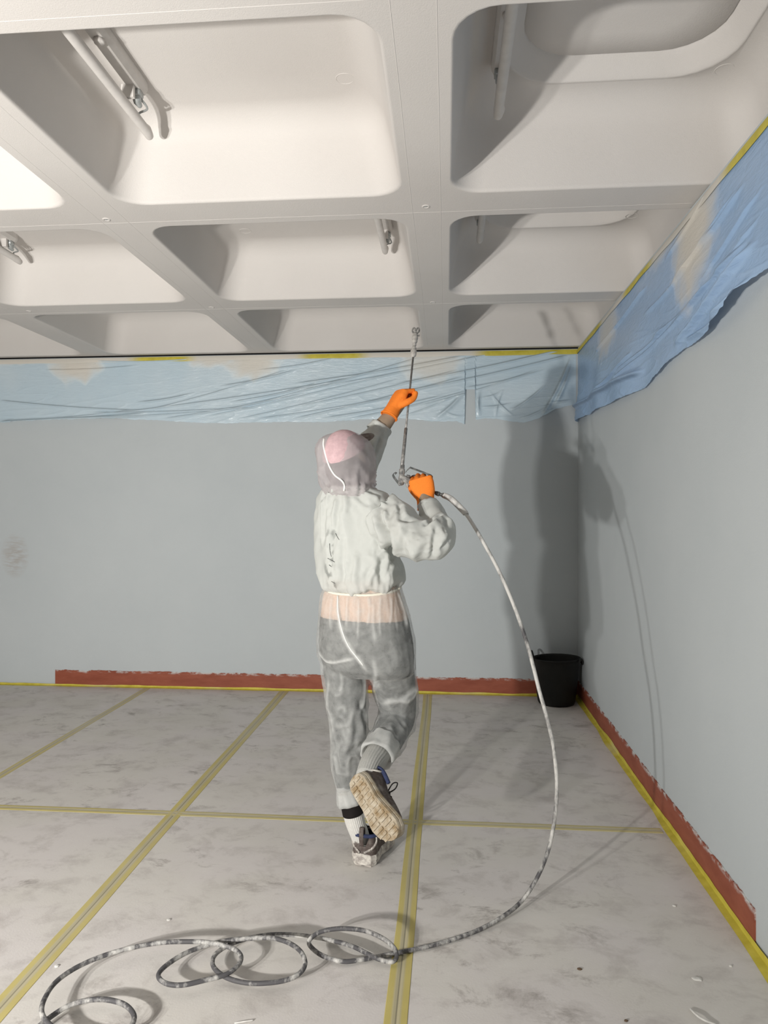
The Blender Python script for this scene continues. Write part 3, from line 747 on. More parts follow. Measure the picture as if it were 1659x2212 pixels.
def jacket_d(c):
    z = c[:, 2]; a = planes(c * [1, 1, .55], 6.5, 2.0); b = planes(c * [1, 1, .8], 15, 7.0)
    low = 1 - sstep(z.min(), z.min() + .09, z); th = np.arctan2(c[:, 1] - 2.95, c[:, 0] + .29)
    d = -.026 * (a - .25) - .007 * (b - .25) + low * .007 * pnoise(np.c_[th * 10, z * 5, z * 0])
    return d, np.clip(.35 - a * 1.2, 0, 1) + .25 * low
def trouser_d(c):
    z = c[:, 2]; th = np.arctan2(c[:, 1] - 2.95, c[:, 0] + .29); leg = 1 - sstep(.45, .85, z)
    top = sstep(z.max() - .16, z.max() - .02, z); a = planes(c * [1, 1, .6], 8, 3.0); b = planes(c * [1, 1, .7], 17, 5.0)
    g = pnoise(np.c_[th * 11, z * 2, z * 0])
    return np.clip(-.014 * (a - .25) * (.5 + leg) - .008 * (b - .25) * (.3 + leg), -.005, .012) + top * .004 * g, np.clip(.22 - b * 1.1, 0, 1) * leg * 1.2 + .35 * top * np.clip(g, 0, 1)
jf = [([(819, 1122), (830, 1155), (843, 1190), (852, 1212)], .016, -.020, 0), ([(806, 1112), (818, 1150), (832, 1195)], .018, .010, .3), ([(944, 1136), (942, 1160), (934, 1205)], .011, -.014, .2), ([(863, 1086), (866, 1112), (868, 1122), (892, 1119)], .010, -.014, 0),
      ([(831, 1098), (826, 1120), (828, 1140)], .011, .012, .3), ([(729, 1078), (722, 1110), (720, 1140)], .010, .008, .3), ([(697, 1082), (708, 1060), (722, 1046)], .008, -.010, 0), ([(706, 1090), (715, 1064), (728, 1052)], .008, .008, .4), ([(744, 1066), (748, 1090), (744, 1110)], .012, .008, .3),
      ([(770, 1066), (782, 1082), (800, 1092)], .010, -.008, 0), ([(786, 1066), (806, 1074), (836, 1086)], .010, .008, .3), ([(700, 1080), (693, 1120), (690, 1170)], .012, .009, .3), ([(735, 1150), (728, 1190), (730, 1235)], .016, .008, .2),
      ([(770, 1200), (768, 1230), (762, 1262)], .012, .008, .3), ([(812, 1228), (800, 1248), (796, 1268)], .010, .009, .3), ([(826, 1205), (822, 1235), (828, 1262)], .013, -.012, 0), ([(852, 1218), (845, 1240), (850, 1262)], .012, .010, .3), ([(740, 1215), (742, 1240), (736, 1262)], .010, -.007, 0),
      ([(893, 1205), (905, 1180), (918, 1160)], .016, .009, .2), ([(868, 1200), (872, 1170), (884, 1140)], .018, -.009, 0), ([(960, 1118), (968, 1140), (965, 1170)], .010, -.009, .1), ([(918, 1128), (938, 1122), (955, 1112)], .009, -.012, .1), ([(945, 1180), (960, 1160), (970, 1135)], .010, .008, .2),
      ([(800, 985), (806, 960), (812, 938)], .012, .008, .2), ([(822, 948), (815, 965), (806, 985)], .010, -.008, 0)]
tf = [([(728, 1284), (729, 1326), (740, 1370), (755, 1400), (776, 1426), (792, 1449)], .0075, .004, 1.0), ([(722, 1288), (725, 1330), (734, 1372)], .006, -.005, .2), ([(689, 1409), (704, 1428), (726, 1431), (764, 1423)], .0065, .006, .9), ([(806, 1424), (812, 1452), (809, 1482), (803, 1500)], .009, .007, .55),
      ([(828, 1521), (849, 1515), (881, 1514), (896, 1502), (900, 1478)], .014, .009, .85), ([(872, 1512), (886, 1500), (899, 1486)], .014, .005, .8), ([(723, 1502), (736, 1499), (742, 1484)], .006, .006, .7), ([(728, 1533), (743, 1527), (746, 1540)], .006, .007, .8), ([(764, 1526), (756, 1561), (745, 1568), (723, 1567)], .008, .008, .7),
      ([(776, 1512), (784, 1545), (793, 1580)], .008, -.010, .1), ([(790, 1458), (786, 1517), (776, 1540)], .008, .009, .5), ([(756, 1564), (749, 1605), (740, 1625)], .010, .009, .55), ([(722, 1631), (726, 1652), (729, 1675)], .008, .008, .6), ([(755, 1631), (752, 1655), (753, 1680)], .008, .008, .6), ([(772, 1560), (768, 1600), (752, 1630)], .009, -.009, .2),
      ([(790, 1600), (772, 1618), (756, 1632)], .010, -.010, .1), ([(708, 1470), (706, 1530), (711, 1590)], .008, .004, .5), ([(860, 1278), (874, 1318), (881, 1352)], .009, .008, .9), ([(869, 1282), (882, 1330)], .006, -.005, .3), ([(808, 1300), (806, 1345), (812, 1385)], .008, .006, .4), ([(716, 1288), (712, 1330), (716, 1362)], .008, .006, .4),
      ([(846, 1560), (838, 1590), (828, 1612)], .012, .006, .35), ([(880, 1540), (872, 1570), (856, 1600)], .014, .004, .3), ([(735, 1450), (740, 1475), (734, 1495)], .007, .005, .45), ([(715, 1545), (718, 1600), (716, 1640)], .010, .006, .4)]
tf = [(p, w_ * (1.3 if p[0][1] > 1495 and w_ < .012 else 1), h_, o_ * (.55 if p[0][1] > 1495 and w_ < .012 else 1)) for p, w_, h_, o_ in tf]
for k, x in enumerate((741, 751, 762, 773, 785, 797, 810, 822, 834, 845, 854)):
    tf.append(([(x, 1290), (x + (2, -2, 1)[k % 3], 1318), (x + (3, -3, 4, 0)[k % 4], 1338 + 13 * (k % 4))], .0055, .006 if k % 2 else -.004, .5 if k % 2 else .15))
jk = cloth('coverall_jacket', [body_loft(torso, YBD), limb(armR, round_end=False), limb(armL, round_end=False)], M['jacket'], jacket_d, jf, dirt=[(714, 1150), (713, 1185), (718, 1208), (706, 1228), (712, 1250), (720, 1264)], fs=1.15)
tr_ = cloth('coverall_trousers', [body_loft(hips, YBD), limb(legL, round_end=False), limb(legR, round_end=False)], M['trousers'], trouser_d, tf, fs=.5)
# hood: rings up the head, the front left open round the face
hood_rows = [(1073, 714, 808, 2.925, .66), (1066, 708, 808, 2.925, .74), (1054, 702, 806, 2.925, .82), (1040, 698, 806, 2.93, .95), (1020, 693, 807, 2.94, 1.05), (998, 690, 807, 2.95, 1.1), (975, 689, 805, 2.955, 1.12), (955, 694, 798, 2.955, 1.12), (942, 707, 784, 2.955, 1.1), (935, 725, 768, 2.955, 1.0), (932, 740, 756, 2.955, 1.0)]
hd = body_loft(hood_rows, YBD, 0, .9, 64)
hv = np.array(hd[0]); hc_ = hv.mean(0)
hv2, hf = [], []
nr = len(hood_rows)
rings = [hv[i * 64:(i + 1) * 64] for i in range(nr)]
fine = []
for j in range(64): fine.append(smooth_path([r[j] for r in rings], 6))
fine = np.array(fine).transpose(1, 0, 2); nr = len(fine)
fl = fine.reshape(-1, 3)
nrm = fl - (hc_ * [1, 1, 0] + fl * [0, 0, 1]); nrm /= np.linalg.norm(nrm, axis=1)[:, None] + 1e-9
hcr = ridged(fl * [16, 16, 9], 4); lowk = 1 - sstep(P(750, 1060, 2.95)[2], P(750, 1010, 2.95)[2], fl[:, 2])
hcr2 = ridged(np.c_[np.arctan2(nrm[:, 1], nrm[:, 0]) * 5, fl[:, 2] * 3, fl[:, 2] * 0], 3) * lowk
fl = fl + nrm * (.005 * hcr + 0.017 * hcr2 + .006 * pnoise(fl * 11))[:, None]
hfaces = []
for i in range(nr - 1):
    for j in range(64):
        q = (i * 64 + j, i * 64 + (j + 1) % 64, (i + 1) * 64 + (j + 1) % 64, (i + 1) * 64 + j)
        m_ = fl[list(q)].mean(0) - headc
        if np.dot(m_, FD) > .078 and abs(np.dot(m_, HR)) < .075: continue
        hfaces.append(q)
hfaces.append(tuple(range((nr - 1) * 64, nr * 64)))
hme = mesh('coverall_hood', fl, hfaces); attr(hme, 'crease', np.clip(.35 * hcr + .3 * hcr2, 0, 1))
hood = link('coverall_hood', hme, M['hood'], person, True)
tb_j, tb_t, tb_h = bvh_me(jk.data), bvh_me(tr_.data), bvh_me(hme)
def seam(name, tree, pts, r, mat, parent, lift=.001, sub=6, n=8):
    q = smooth_path([(x, y, 0) for x, y in pts], sub); return obj(name, tube([on(tree, x, y, lift) for x, y, _ in q], r, n), mat, parent, True)
seam('hood_seam', tb_h, [(700, 948), (699, 962), (704, 985), (712, 1008), (723, 1026), (738, 1038), (744, 1048), (743, 1060)], .0038, M['seam'], hood)
seam('back_seam', tb_t, [(729, 1286), (731, 1326), (741, 1368), (755, 1399), (775, 1425), (784, 1437)], .0022, M['seam'], tr_, 0.0)
# pulled stitches and scuffs down the left of the back
for pts in ([(712, 1174), (713, 1190), (716, 1203)], [(711, 1220), (716, 1224)], [(716, 1256), (724, 1260)], [(725, 1152), (729, 1160), (733, 1166)], [(708, 1206), (716, 1210), (723, 1214)]):
    seam('open_stitch', tb_j, pts, .0015, M['gun_dark'], jk, -.0005, 3, 6)
# waist elastic ring, sleeve and leg cuffs
wr = body_loft([(1269, 708, 861, 0, .735, .16)], YBD)[0]
obj('waist_elastic', tube([tuple(np.array(p) - UP * .0) for p in wr] + [wr[0]], .0055, 8), M['elastic'], jk, True)
def cuff(name, c0, c1, r0, r1, mat, parent, flare=1.0, n=20):
    c0, c1 = np.array(c0), np.array(c1)
    k = np.linspace(0, 1, 6); pts = [c0 + (c1 - c0) * t for t in k]; rr = [r0 + (r1 - r0) * t for t in k]
    T, N, B = frames(np.array(pts)); rings = []
    for i, t in enumerate(k):
        rings.append([pts[i] + (rr[i] * (1 + .06 * math.sin(3 * a + i * .8) + .05 * math.sin(8 * a + i * .3))) * (math.cos(a) * N[i] + math.sin(a) * B[i]) for a in np.linspace(0, 2 * math.pi, n, endpoint=False)])
    inner = [[pts[i] + (rr[i] * .9) * (math.cos(a) * N[i] + math.sin(a) * B[i]) for a in np.linspace(0, 2 * math.pi, n, endpoint=False)] for i in (5, 2)]
    o = obj(name, loft(rings + inner, cap=False), mat, parent, True)
    attr(o.data, 'crease', [.55] * len(o.data.vertices)); attr(o.data, 'dirt', [0] * len(o.data.vertices)); return o
cuff('sleeve_cuff', P(815, 935, 3.19), P(825, 919, 3.196), .053, .048, M['jacket'], jk)
cuff('sleeve_cuff', P(930, 1103, 2.90), P(924, 1093, 2.925), .048, .043, M['jacket'], jk)
cuff('leg_cuff', P(746, 1694, 2.965), P(756, 1737, 2.962), .041, .051, M['trousers'], tr_, n=40)
cuff('leg_cuff', P(829, 1606, 2.915), P(813, 1636, 2.835), .068, .068, M['trousers'], tr_, n=40)

# ---- gloves
def hand(wrist, f, n, t, curls, thumb, palm=(.094, .090, .032), seg=((.044, .026, .022), (.048, .030, .023), (.045, .028, .022), (.035, .021, .019)), cufflen=.035):
    wrist, f, n, t = (np.array(v, float) for v in (wrist, f, n, t))
    f /= np.linalg.norm(f); n -= f * np.dot(n, f); n /= np.linalg.norm(n); t -= f * np.dot(t, f) + n * np.dot(t, n); t /= np.linalg.norm(t)
    pl, pw, pt = palm; parts = []; holes = []
    rings = [sring(wrist - f * cufflen, pw * .43, pt * 1.02, 20, t, n, 2.3), sring(wrist, pw * .37, pt * .86, 20, t, n, 2.3), sring(wrist + f * pl * .3 - t * .002, pw * .46, pt * .72, 20, t, n, 2.5),
             sring(wrist + f * pl * .7, pw * .52, pt * .66, 20, t, n, 2.8), sring(wrist + f * pl, pw * .50, pt * .55, 20, t, n, 2.8)]
    parts.append(loft(rings))
    for i, (sg, cu) in enumerate(zip(seg, curls)):
        o = pw * (.37 - .245 * i); k = wrist + f * (pl * (.93, .99, .96, .86)[i]) + t * o + n * .002
        pts = [k - f * .03, k]; a = 0
        for L, c in zip(sg, cu):
            a += math.radians(c); d = f * math.cos(a) - n * math.sin(a) - t * (.06 * (i - 1.5)) * 0
            mid = pts[-1] + d * L * .5; pts += [mid, mid + d * L * .5]
        if i < 3: holes.append(np.mean(pts[1:], axis=0))
        r0 = (.0112, .0118, .0112, .0098)[i]
        parts.append(tube(pts, [r0 * .95, r0 * 1.1, r0, r0 * 1.02, r0 * .92, r0 * .97, r0 * .88, r0 * .74], 12, 1, True))
    b = wrist + f * .022 + t * pw * .28 - n * .008; pts = [b]
    for v, L in thumb:
        d = f * v[0] + n * v[1] + t * v[2]; pts.append(pts[-1] + d / np.linalg.norm(d) * L)
    parts.append(tube(pts, [.017, .0155, .0135, .0115][:len(pts)], 12, 3, True))
    me = remesh(parts, .0026, 3); return me, np.mean(holes, axis=0)
Wr = P(919, 1078, 2.955)
fR = P(908, 1034, 2.965) - Wr
gm, _ = hand(Wr, fR, [-.12, -1, .05], [-1, .1, -.25], [(62, 75, 55), (64, 78, 55), (66, 78, 55), (66, 76, 55)], [((.9, -.35, .5), .040), ((.7, -.9, .1), .034), ((.1, -1, -.3), .026)], palm=(.088, .098, .036))
gR = link('glove', gm, M['glove'], person, True); gR['label'] = 'orange knitted work glove on the trigger hand'
tipP = P(899, 705, 3.50); g0 = P(868.8, 1006, 2.985)
Wl = P(853, 889, 3.20)
fL = P(878, 842, 3.235) - Wl
largs = (fL, [-.80, -.55, .35], [.45, -.85, .1], [(48, 86, 62), (52, 88, 62), (54, 88, 62), (56, 84, 60)], [((.75, -.45, .75), .040), ((.9, -.45, .2), .032), ((.95, .05, -.05), .026)], (.094, .092, .036))
_, hole = hand(Wl, *largs)
ld0 = (tipP - g0) / np.linalg.norm(tipP - g0); shift = g0 + ld0 * np.dot(hole - g0, ld0) - hole
print('SHIFT', shift)
Wl = Wl + shift
gm, _ = hand(Wl, *largs)
gL = link('glove', gm, M['glove'], person, True); gL['label'] = 'orange knitted work glove gripping the spray lance'
def hem(wr_, f, r, par):
    f = np.array(f) / np.linalg.norm(f); c = np.array(wr_) - f * .036
    a1 = np.cross(f, [0, 1, 0]); a1 /= np.linalg.norm(a1); a2 = np.cross(f, a1)
    ps = [c + (a1 * math.cos(a) + a2 * math.sin(a)) * r for a in np.linspace(0, 2 * math.pi, 25)]
    obj('glove_hem', tube(ps, .0032, 6), M['glove'], par, True)
hem(Wr, fR, .040, gR); hem(Wl, fL, .038, gL)

# ---- socks, black cuff and trainers
sk = np.array([P(761, 1750, 2.967), P(768, 1778, 2.972), P(777, 1803, 2.98), P(784, 1828, 2.99), P(788, 1846, 3.0)])
def ribbed(path, rr, ribs, amp, n, sub=5):
    q = smooth_path(np.c_[path, rr], sub); pts, rr = q[:, :3], q[:, 3]; T, N, B = frames(pts); rings = []
    for i in range(len(pts)):
        rings.append([pts[i] + (rr[i] + amp * math.cos(ribs * a)) * (math.cos(a) * N[i] + math.sin(a) * B[i]) for a in np.linspace(0, 2 * math.pi, n, endpoint=False)])
    return loft(rings)
sock = obj('sock', ribbed(sk, [.041, .039, .037, .036, .037], 30, .0011, 120), M['sock'], person, True); sock['label'] = 'white ribbed sock'
obj('ankle_band', ribbed(np.array([P(756, 1722, 2.966), P(759, 1738, 2.966), P(763, 1758, 2.967)]), [.043, .044, .044], 3, .0008, 32, 4), M['black'], person, True)
gs = obj('sock', ribbed(np.array([P(824, 1616, 2.89), P(812, 1636, 2.83), P(800, 1654, 2.77), P(790, 1678, 2.715)]), [.047, .049, .043, .038], 26, .0009, 104), M['greysock'], person, True); gs['label'] = 'grey sock'
def trainer(origin, toe, up, side_pale, label, wide=1.24, tall=1.12):
    """origin under the heel, toe direction, sole normal"""
    origin, T_, U_ = np.array(origin, float), np.array(toe, float), np.array(up, float)
    T_ /= np.linalg.norm(T_); U_ -= T_ * np.dot(U_, T_); U_ /= np.linalg.norm(U_); R_ = np.cross(T_, U_)
    def q(x, y, z): return origin + R_ * x * wide + T_ * y * .90 + U_ * z * tall
    st = [(-.012, .010), (-.004, .026), (.02, .036), (.06, .037), (.11, .035), (.16, .042), (.20, .047), (.235, .045), (.262, .034), (.278, .017), (.282, .006)]
    ctr = [0, 0, 0, -.001, -.003, -.004, -.003, 0, .003, .005, .006]
    def outline(k, dz):
        L_ = [(c - w_ * k, y) for (y, w_), c in zip(st, ctr)]; R2 = [(c + w_ * k, y) for (y, w_), c in zip(st, ctr)]
        return [q(x, y, dz + max(0, y - .20) * .10 + max(0, .0 - y) * .5) for x, y in L_ + R2[::-1]]
    sole = obj('sole', loft([outline(.93, 0), outline(1.02, .004), outline(1.04, .012), outline(1.0, .015), outline(1.05, .018), outline(1.06, .027), outline(1.0, .034), outline(.9, .036)]), M['sole'] if side_pale else M['shoepale'], None, False)
    tread = []
    for i in range(13):
        y = .004 + i * .0208; wdt = float(np.interp(y, [s_[0] for s_ in st], [s_[1] for s_ in st])) * .86; cx = float(np.interp(y, [s_[0] for s_ in st], ctr))
        for sgn in (-1, 1):
            x0, x1 = sorted((cx + sgn * wdt, cx + sgn * .004)); v, f_ = box(x0, x1, y, y + .013, -.0035 + max(0, y - .2) * .1, .004 + max(0, y - .2) * .1, .0012)
            tread.append(([q(*p) for p in v], f_))
    tr2 = obj('tread', join(*tread), M['sole'] if side_pale else M['shoepale'], None)
    up_rows = [(.034, 1.0, 0), (.050, .98, 0), (.066, .90, .004), (.080, .80, .012)]
    rings = []
    hts = [.062, .098, .098, .092, .086, .080, .068, .056, .046, .036, .030]
    for kz in np.linspace(0, 1, 7):
        L_, R2 = [], []
        for (y, w_), c, h in zip(st, ctr, hts):
            z = .032 + (h - .032) * kz; s = math.sqrt(max(0, 1 - (kz * .80) ** 2.2)); ww = w_ * (.99 if kz < .3 else 1) * (s if y > .06 else (1 - .14 * kz))
            yy = y if y < .1 else y - (y - .1) * .06 * kz
            L_.append(q(c - ww, yy + max(0, -y) * kz, z)); R2.append(q(c + ww, yy + max(0, -y) * kz, z))
        rings.append(L_ + R2[::-1])
    V, Fc = loft(rings, cap=False)
    upper = obj('upper', (V, Fc), M['shoe'], None, True)
    n_ = 22; cols = [i for i in range(4, 11)]; tong = []
    top = rings[-1]
    Vt = [top[i] for i in range(4, 11)] + [top[21 - i] for i in range(4, 11)]
    Ft = [(i, i + 1, i + 8, i + 7) for i in range(6)]
    Vt2 = [np.array(v) - U_ * .006 for v in Vt]; 
    tongue = obj('tongue', (Vt + Vt2, [tuple(f) for f in Ft] + [tuple(j + 14 for j in reversed(f)) for f in Ft]), M['shoe'], None, True)
    collar = obj('collar_lining', tube([q(-.036, .085, .088), q(-.036, .03, .097), q(-.024, .0, .098), (q(0, -.008, .099)), q(.024, .0, .098), q(.036, .03, .097), q(.036, .085, .088)], .008, 8, 4), M['navy'], None, True)
    tab = obj('heel_tab', bar(smooth_path([q(0, -.012, .066), q(0, -.016, .095), q(0, -.014, .118), q(0, -.004, .126), q(0, .006, .116), q(0, .004, .098)], 5), R_, T_, .018, .004), M['shoe'], None, True)
    cnt = []
    for s_ in (-1, 1): cnt.append(bar(smooth_path([q(s_ * .008, -.012, .044), q(s_ * .030, .004, .060), q(s_ * .037, .022, .076), q(s_ * .034, .03, .093)], 5), U_, R_, .010, .006))
    counter = obj('heel_counter', join(*cnt), M['shoepale'], None, True)
    lc = []
    for i in range(5):
        y = .115 + i * .022; h = .083 - i * .006
        lc.append(tube([q(-.030, y, h - .008), q(-.012, y + .006, h + .006), q(.012, y + .006, h + .006), q(.030, y, h - .008)], .003, 6, 4))
    lc.append(tube([q(.01, .11, .09), q(.026, .112, .112), q(.040, .10, .120), q(.034, .092, .106), q(.012, .105, .090)], .0024, 6, 5))
    lc.append(tube([q(-.01, .11, .09), q(-.028, .112, .106), q(-.040, .10, .104), q(-.032, .094, .092), q(-.01, .105, .088)], .0024, 6, 5))
    laces = obj('laces', join(*lc), M['black'], None, True)
    upper.name = 'shoe'; upper.parent = person; upper['label'] = label
    for o in (sole, tr2, tongue, collar, tab, counter, laces): o.parent = upper
    return upper
h0 = PZ(781, 1874, 0.0); h1 = PZ(826, 1818, 0.0)
td = h1 - h0; td[2] = 0
trainer(h0 + UP * .0036 + td / np.linalg.norm(td) * .012, td, UP, False, 'dusty brown trainer standing on the floor', 1.42, 1.25)
hl, tl = P(764, 1684, 2.665), P(830, 1787, 2.575)
trainer(hl, tl - hl, np.array([.16, 1, .35]), True, 'lifted trainer showing its worn cream sole')

# ================================================================ SPRAY GUN
YG = 2.985
def G(px_, py_, dy=0.0): return P(px_, py_, YG + dy)
gun = tag(empty('spray_gun', G(880, 1045)), 'paint-caked grey airless spray gun with a long lance, held in both orange gloves', 'spray gun')
def gobj(name, VF, mat, smooth=True):
    VF = ([np.array(v) - np.array(gun.location) for v in VF[0]], VF[1]); return obj(name, VF, mat, gun, smooth)
gobj('gun_body', join(tube([G(869.5, 1004), G(868.8, 1013), G(868.5, 1014), G(868, 1024), G(868, 1025), G(867, 1036), G(866, 1046), G(866.5, 1049)], [.0085, .0095, .012, .012, .0105, .013, .0125, .006], 12),
     tube([G(866, 1031), G(874, 1035), G(882, 1039), G(886, 1041)], [.010, .015, .015, .012], 12, 2), tube([G(879, 1041), G(880, 1049), G(880.5, 1053)], [.008, .006, .005], 8),
     tube([G(878, 1028), G(886, 1030)], [.006, .006], 8)), M['gun'])
gobj('hanging_hook', bar(smooth_path([G(864, 1048), G(857, 1039), G(850, 1029), G(849.5, 1024), G(852, 1021.5), G(855.5, 1022), G(855.5, 1024)], 5), [0, 1, 0], ray(862, 1034) * 0 + np.array([.7, 0, .7]), .012, .0095), M['gun_dark'], False)
gobj('trigger_guard', bar([G(876, 1020), G(880, 1015), G(886, 1010), G(900, 1015), G(916, 1021), G(931, 1027), G(934.5, 1031), G(934, 1038), G(931.5, 1046), G(931, 1058)], [0, 1, 0], np.array([.3, 0, .95]), .014, .0075), M['gun_dark'], False)
gobj('trigger', bar(smooth_path([G(884, 1033), G(894, 1027, .02), G(908, 1030, .02), G(922, 1038, .015)], 4), [0, 1, 0], np.array([.2, 0, .97]), .02, .005), M['gun_dark'], False)
gobj('handle', tube([G(884, 1041, .0), G(900, 1046, .014), G(918, 1054, .014), G(934, 1061, .0)], [.013, .016, .016, .013], 12, 4), M['gun'])
gobj('swivel', tube([G(932, 1060), G(937, 1062.5), G(937.2, 1062.6), G(941, 1064.5), G(941.2, 1064.6), G(945, 1066.5)], [.009, .009, .0065, .0065, .0095, .0095], 10), M['gun_dark'])
def LN(k): return g0 + (tipP - g0) * k
def at_py(py):                                   # parameter on the lance seen at image row py
    lo, hi = 0.0, 1.0
    for _ in range(40):
        m_ = (lo + hi) / 2; p = LN(m_); c = Vector(p - O3); 
        v = 1106 - F_PX * (c[2] * math.cos(PITCH) - (c[1] * math.cos(YAW) - c[0] * math.sin(YAW)) * math.sin(PITCH)) / (c[1] * math.cos(YAW) - c[0] * math.sin(YAW))
        if v > py: lo = m_
        else: hi = m_
    return (lo + hi) / 2
kA, kB, kC = at_py(926), at_py(768), at_py(724)
gobj('lance_grip_tube', tube([LN(0), LN(kA * .5), LN(kA), LN(kA + .002)], [.0078, .0074, .0070, .005], 12), M['lance'])
gobj('lance', tube([LN(kA), LN(kB)], .0046, 10), M['lance'])
ks = np.linspace(kB - .01, kC, 14); rr = [.0115 + .003 * math.sin(i * .7) + .0015 * math.sin(i * 2.9) for i in range(14)]; rr[0] = .007
gobj('paint_caked_tip', tube([LN(k) for k in ks], rr, 12, 2, True), M['paint'])
tp, ld = LN(kC), (tipP - g0) / np.linalg.norm(tipP - g0)
sx_ = np.cross(ld, [0, 1, 0]); sx_ /= np.linalg.norm(sx_); 
if sx_[0] < 0: sx_ = -sx_
pr = []
for s_ in (-1, 1):
    pr.append(tube([tp, tp + ld * .012 + sx_ * s_ * .008, tp + ld * .030 + sx_ * s_ * .016, tp + ld * .046 + sx_ * s_ * .014, tp + ld * .050 + sx_ * s_ * .008, tp + ld * .040 + sx_ * s_ * .003, tp + ld * .018 + sx_ * s_ * .001], .0042, 8, 4))
pr.append(tube([tp - ld * .004, tp + ld * .014], [.0085, .006], 10)); pr.append(tube([tp + sx_ * .006 - ld * .004, tp + sx_ * .021 - ld * .002], .0042, 8))
gobj('nozzle_guard', join(*pr), M['gun'])

# ================================================================ HOSE
hang = [(944, 1066, 2.985), (958, 1070, 2.983), (976, 1079, 2.975), (1003, 1106, 2.955), (1026, 1140, 2.93), (1050, 1182, 2.91), (1075, 1228, 2.88), (1100, 1283, 2.86), (1122, 1340, 2.84), (1140, 1395, 2.82), (1152, 1440, 2.81), (1165, 1492, 2.79),
        (1180, 1545, 2.77), (1193, 1600, 2.76), (1200, 1650, 2.75), (1203, 1700, 2.74), (1200, 1750, 2.72), (1193, 1800, 2.71), (1180, 1850, 2.695), (1158, 1900, 2.675), (1128, 1945, 2.65)]
hp3 = [P(*q) for q in hang]
HR_ = .0085
floor_pts = [(1092, 1976, .03), (1040, 2006, .012), (985, 2027, .010), (930, 2043, .010), (870, 2056, .010), (810, 2068, .010), (780, 2073, .012), (742, 2077, .014), (700, 2066, .022), (674, 2048, .034), (668, 2032, .045), (690, 2014, .060), (732, 2006, .072), (785, 2010, .072),
             (825, 2026, .058), (850, 2046, .040), (857, 2066, .026), (846, 2078, .020), (818, 2072, .020), (790, 2058, .020), (755, 2042, .020), (700, 2028, .020), (640, 2020, .022), (588, 2019, .026), (540, 2026, .030), (498, 2040, .030), (465, 2062, .030), (461, 2088, .028), (490, 2112, .026), (540, 2124, .026),
             (600, 2121, .028), (640, 2108, .034), (659, 2084, .044), (650, 2056, .055), (622, 2036, .060), (585, 2026, .058), (540, 2027, .052), (490, 2032, .046), (440, 2044, .042), (395, 2062, .040), (356, 2088, .040), (342, 2108, .040), (358, 2124, .040), (392, 2128, .038), (440, 2118, .036), (490, 2104, .038),
             (518, 2080, .042), (518, 2060, .046), (495, 2046, .050), (450, 2036, .052), (405, 2034, .052), (350, 2036, .05), (290, 2046, .048), (225, 2064, .046), (165, 2090, .046), (120, 2122, .046), (96, 2158, .046), (90, 2185, .044), (100, 2206, .040), (125, 2226, .034), (170, 2238, .03), (240, 2240, .026), (278, 2222, .03),
             (290, 2196, .034), (272, 2172, .036), (235, 2160, .036), (195, 2160, .034), (150, 2172, .030), (105, 2200, .026), (60, 2240, .018), (20, 2290, .010), (-60, 2350, .010)]
fp3 = [PZ(*q) for q in floor_pts]
hose = empty('paint_hose', PZ(870, 2056, 0)); tag(hose, 'grey paint-spattered hose hanging from the spray gun and coiled on the floor', 'hose')
def hobj(name, VF, mat): return obj(name, ([np.array(v) - np.array(hose.location) for v in VF[0]], VF[1]), mat, hose, True)
path = np.array(hp3 + fp3)
hobj('hose_tube', tube(path[2:], [.0072] * (len(path) - 2), 10, 6), M['hose'])
hobj('hose_fitting', tube([hp3[0] + (hp3[1] - hp3[0]) * k for k in (0.05, .35, .36, .8, .81, 1.1)], [.010, .010, .0075, .0075, .0105, .0105], 10), M['gun_dark'])
hobj('hose_sleeve', tube([hp3[1], hp3[2], hp3[3], hp3[3] + (hp3[4] - hp3[3]) * .15], [.0115, .0125, .0125, .0115], 12, 5), M['hose'])

# ================================================================ TUB
bc = np.array([.828, 5.562, 0])
tub = tag(empty('rubber_tub', bc), 'black rubber tub with two loop handles in the room corner', 'tub')
hT = .330
prof = [(.0, .012), (.10, .012), (.128, .006), (.138, .0), (.148, .004), (.155, .02), (.166, .10), (.178, .20), (.187, .29), (.190, hT), (.196, hT + .003), (.199, hT + .010), (.195, hT + .015), (.188, hT + .012), (.183, hT), (.178, .25), (.162, .10), (.148, .03), (.0, .026)]
rings = []
for r, z in prof:
    r *= .885
    rings.append([((r + .0008) * math.cos(a) * (1 + .02 * (z / hT) * math.cos(2 * a)), (r + .0008) * math.sin(a), z + (.006 * math.cos(a + .9) * (z / hT) ** 4)) for a in np.linspace(0, 2 * math.pi, 56, endpoint=False)])
obj('tub_body', loft(rings, cap=False), M['rubber'], tub, True)
for a0, dn in ((math.radians(175), 0), (math.radians(-12), 1)):
    c = np.array([math.cos(a0), math.sin(a0), 0]) * .885; s_ = np.array([-c[1], c[0], 0])
    if dn: pts = [c * .19 + s_ * -.085 + UP * hT, c * .205 + s_ * -.06 + UP * (hT + .02), c * .215 + s_ * -.02 + UP * (hT - .005), c * .215 + s_ * .03 + UP * (hT - .03), c * .205 + s_ * .06 + UP * (hT - .02), c * .19 + s_ * .085 + UP * hT]
    else: pts = [c * .19 + s_ * -.075 + UP * hT, c * .198 + s_ * -.055 + UP * (hT + .03), c * .205 + s_ * -.02 + UP * (hT + .052), c * .205 + s_ * .02 + UP * (hT + .052), c * .198 + s_ * .055 + UP * (hT + .03), c * .19 + s_ * .075 + UP * hT]
    obj('handle', tube(pts, .008, 10, 6, True), M['rubber'], tub, True)

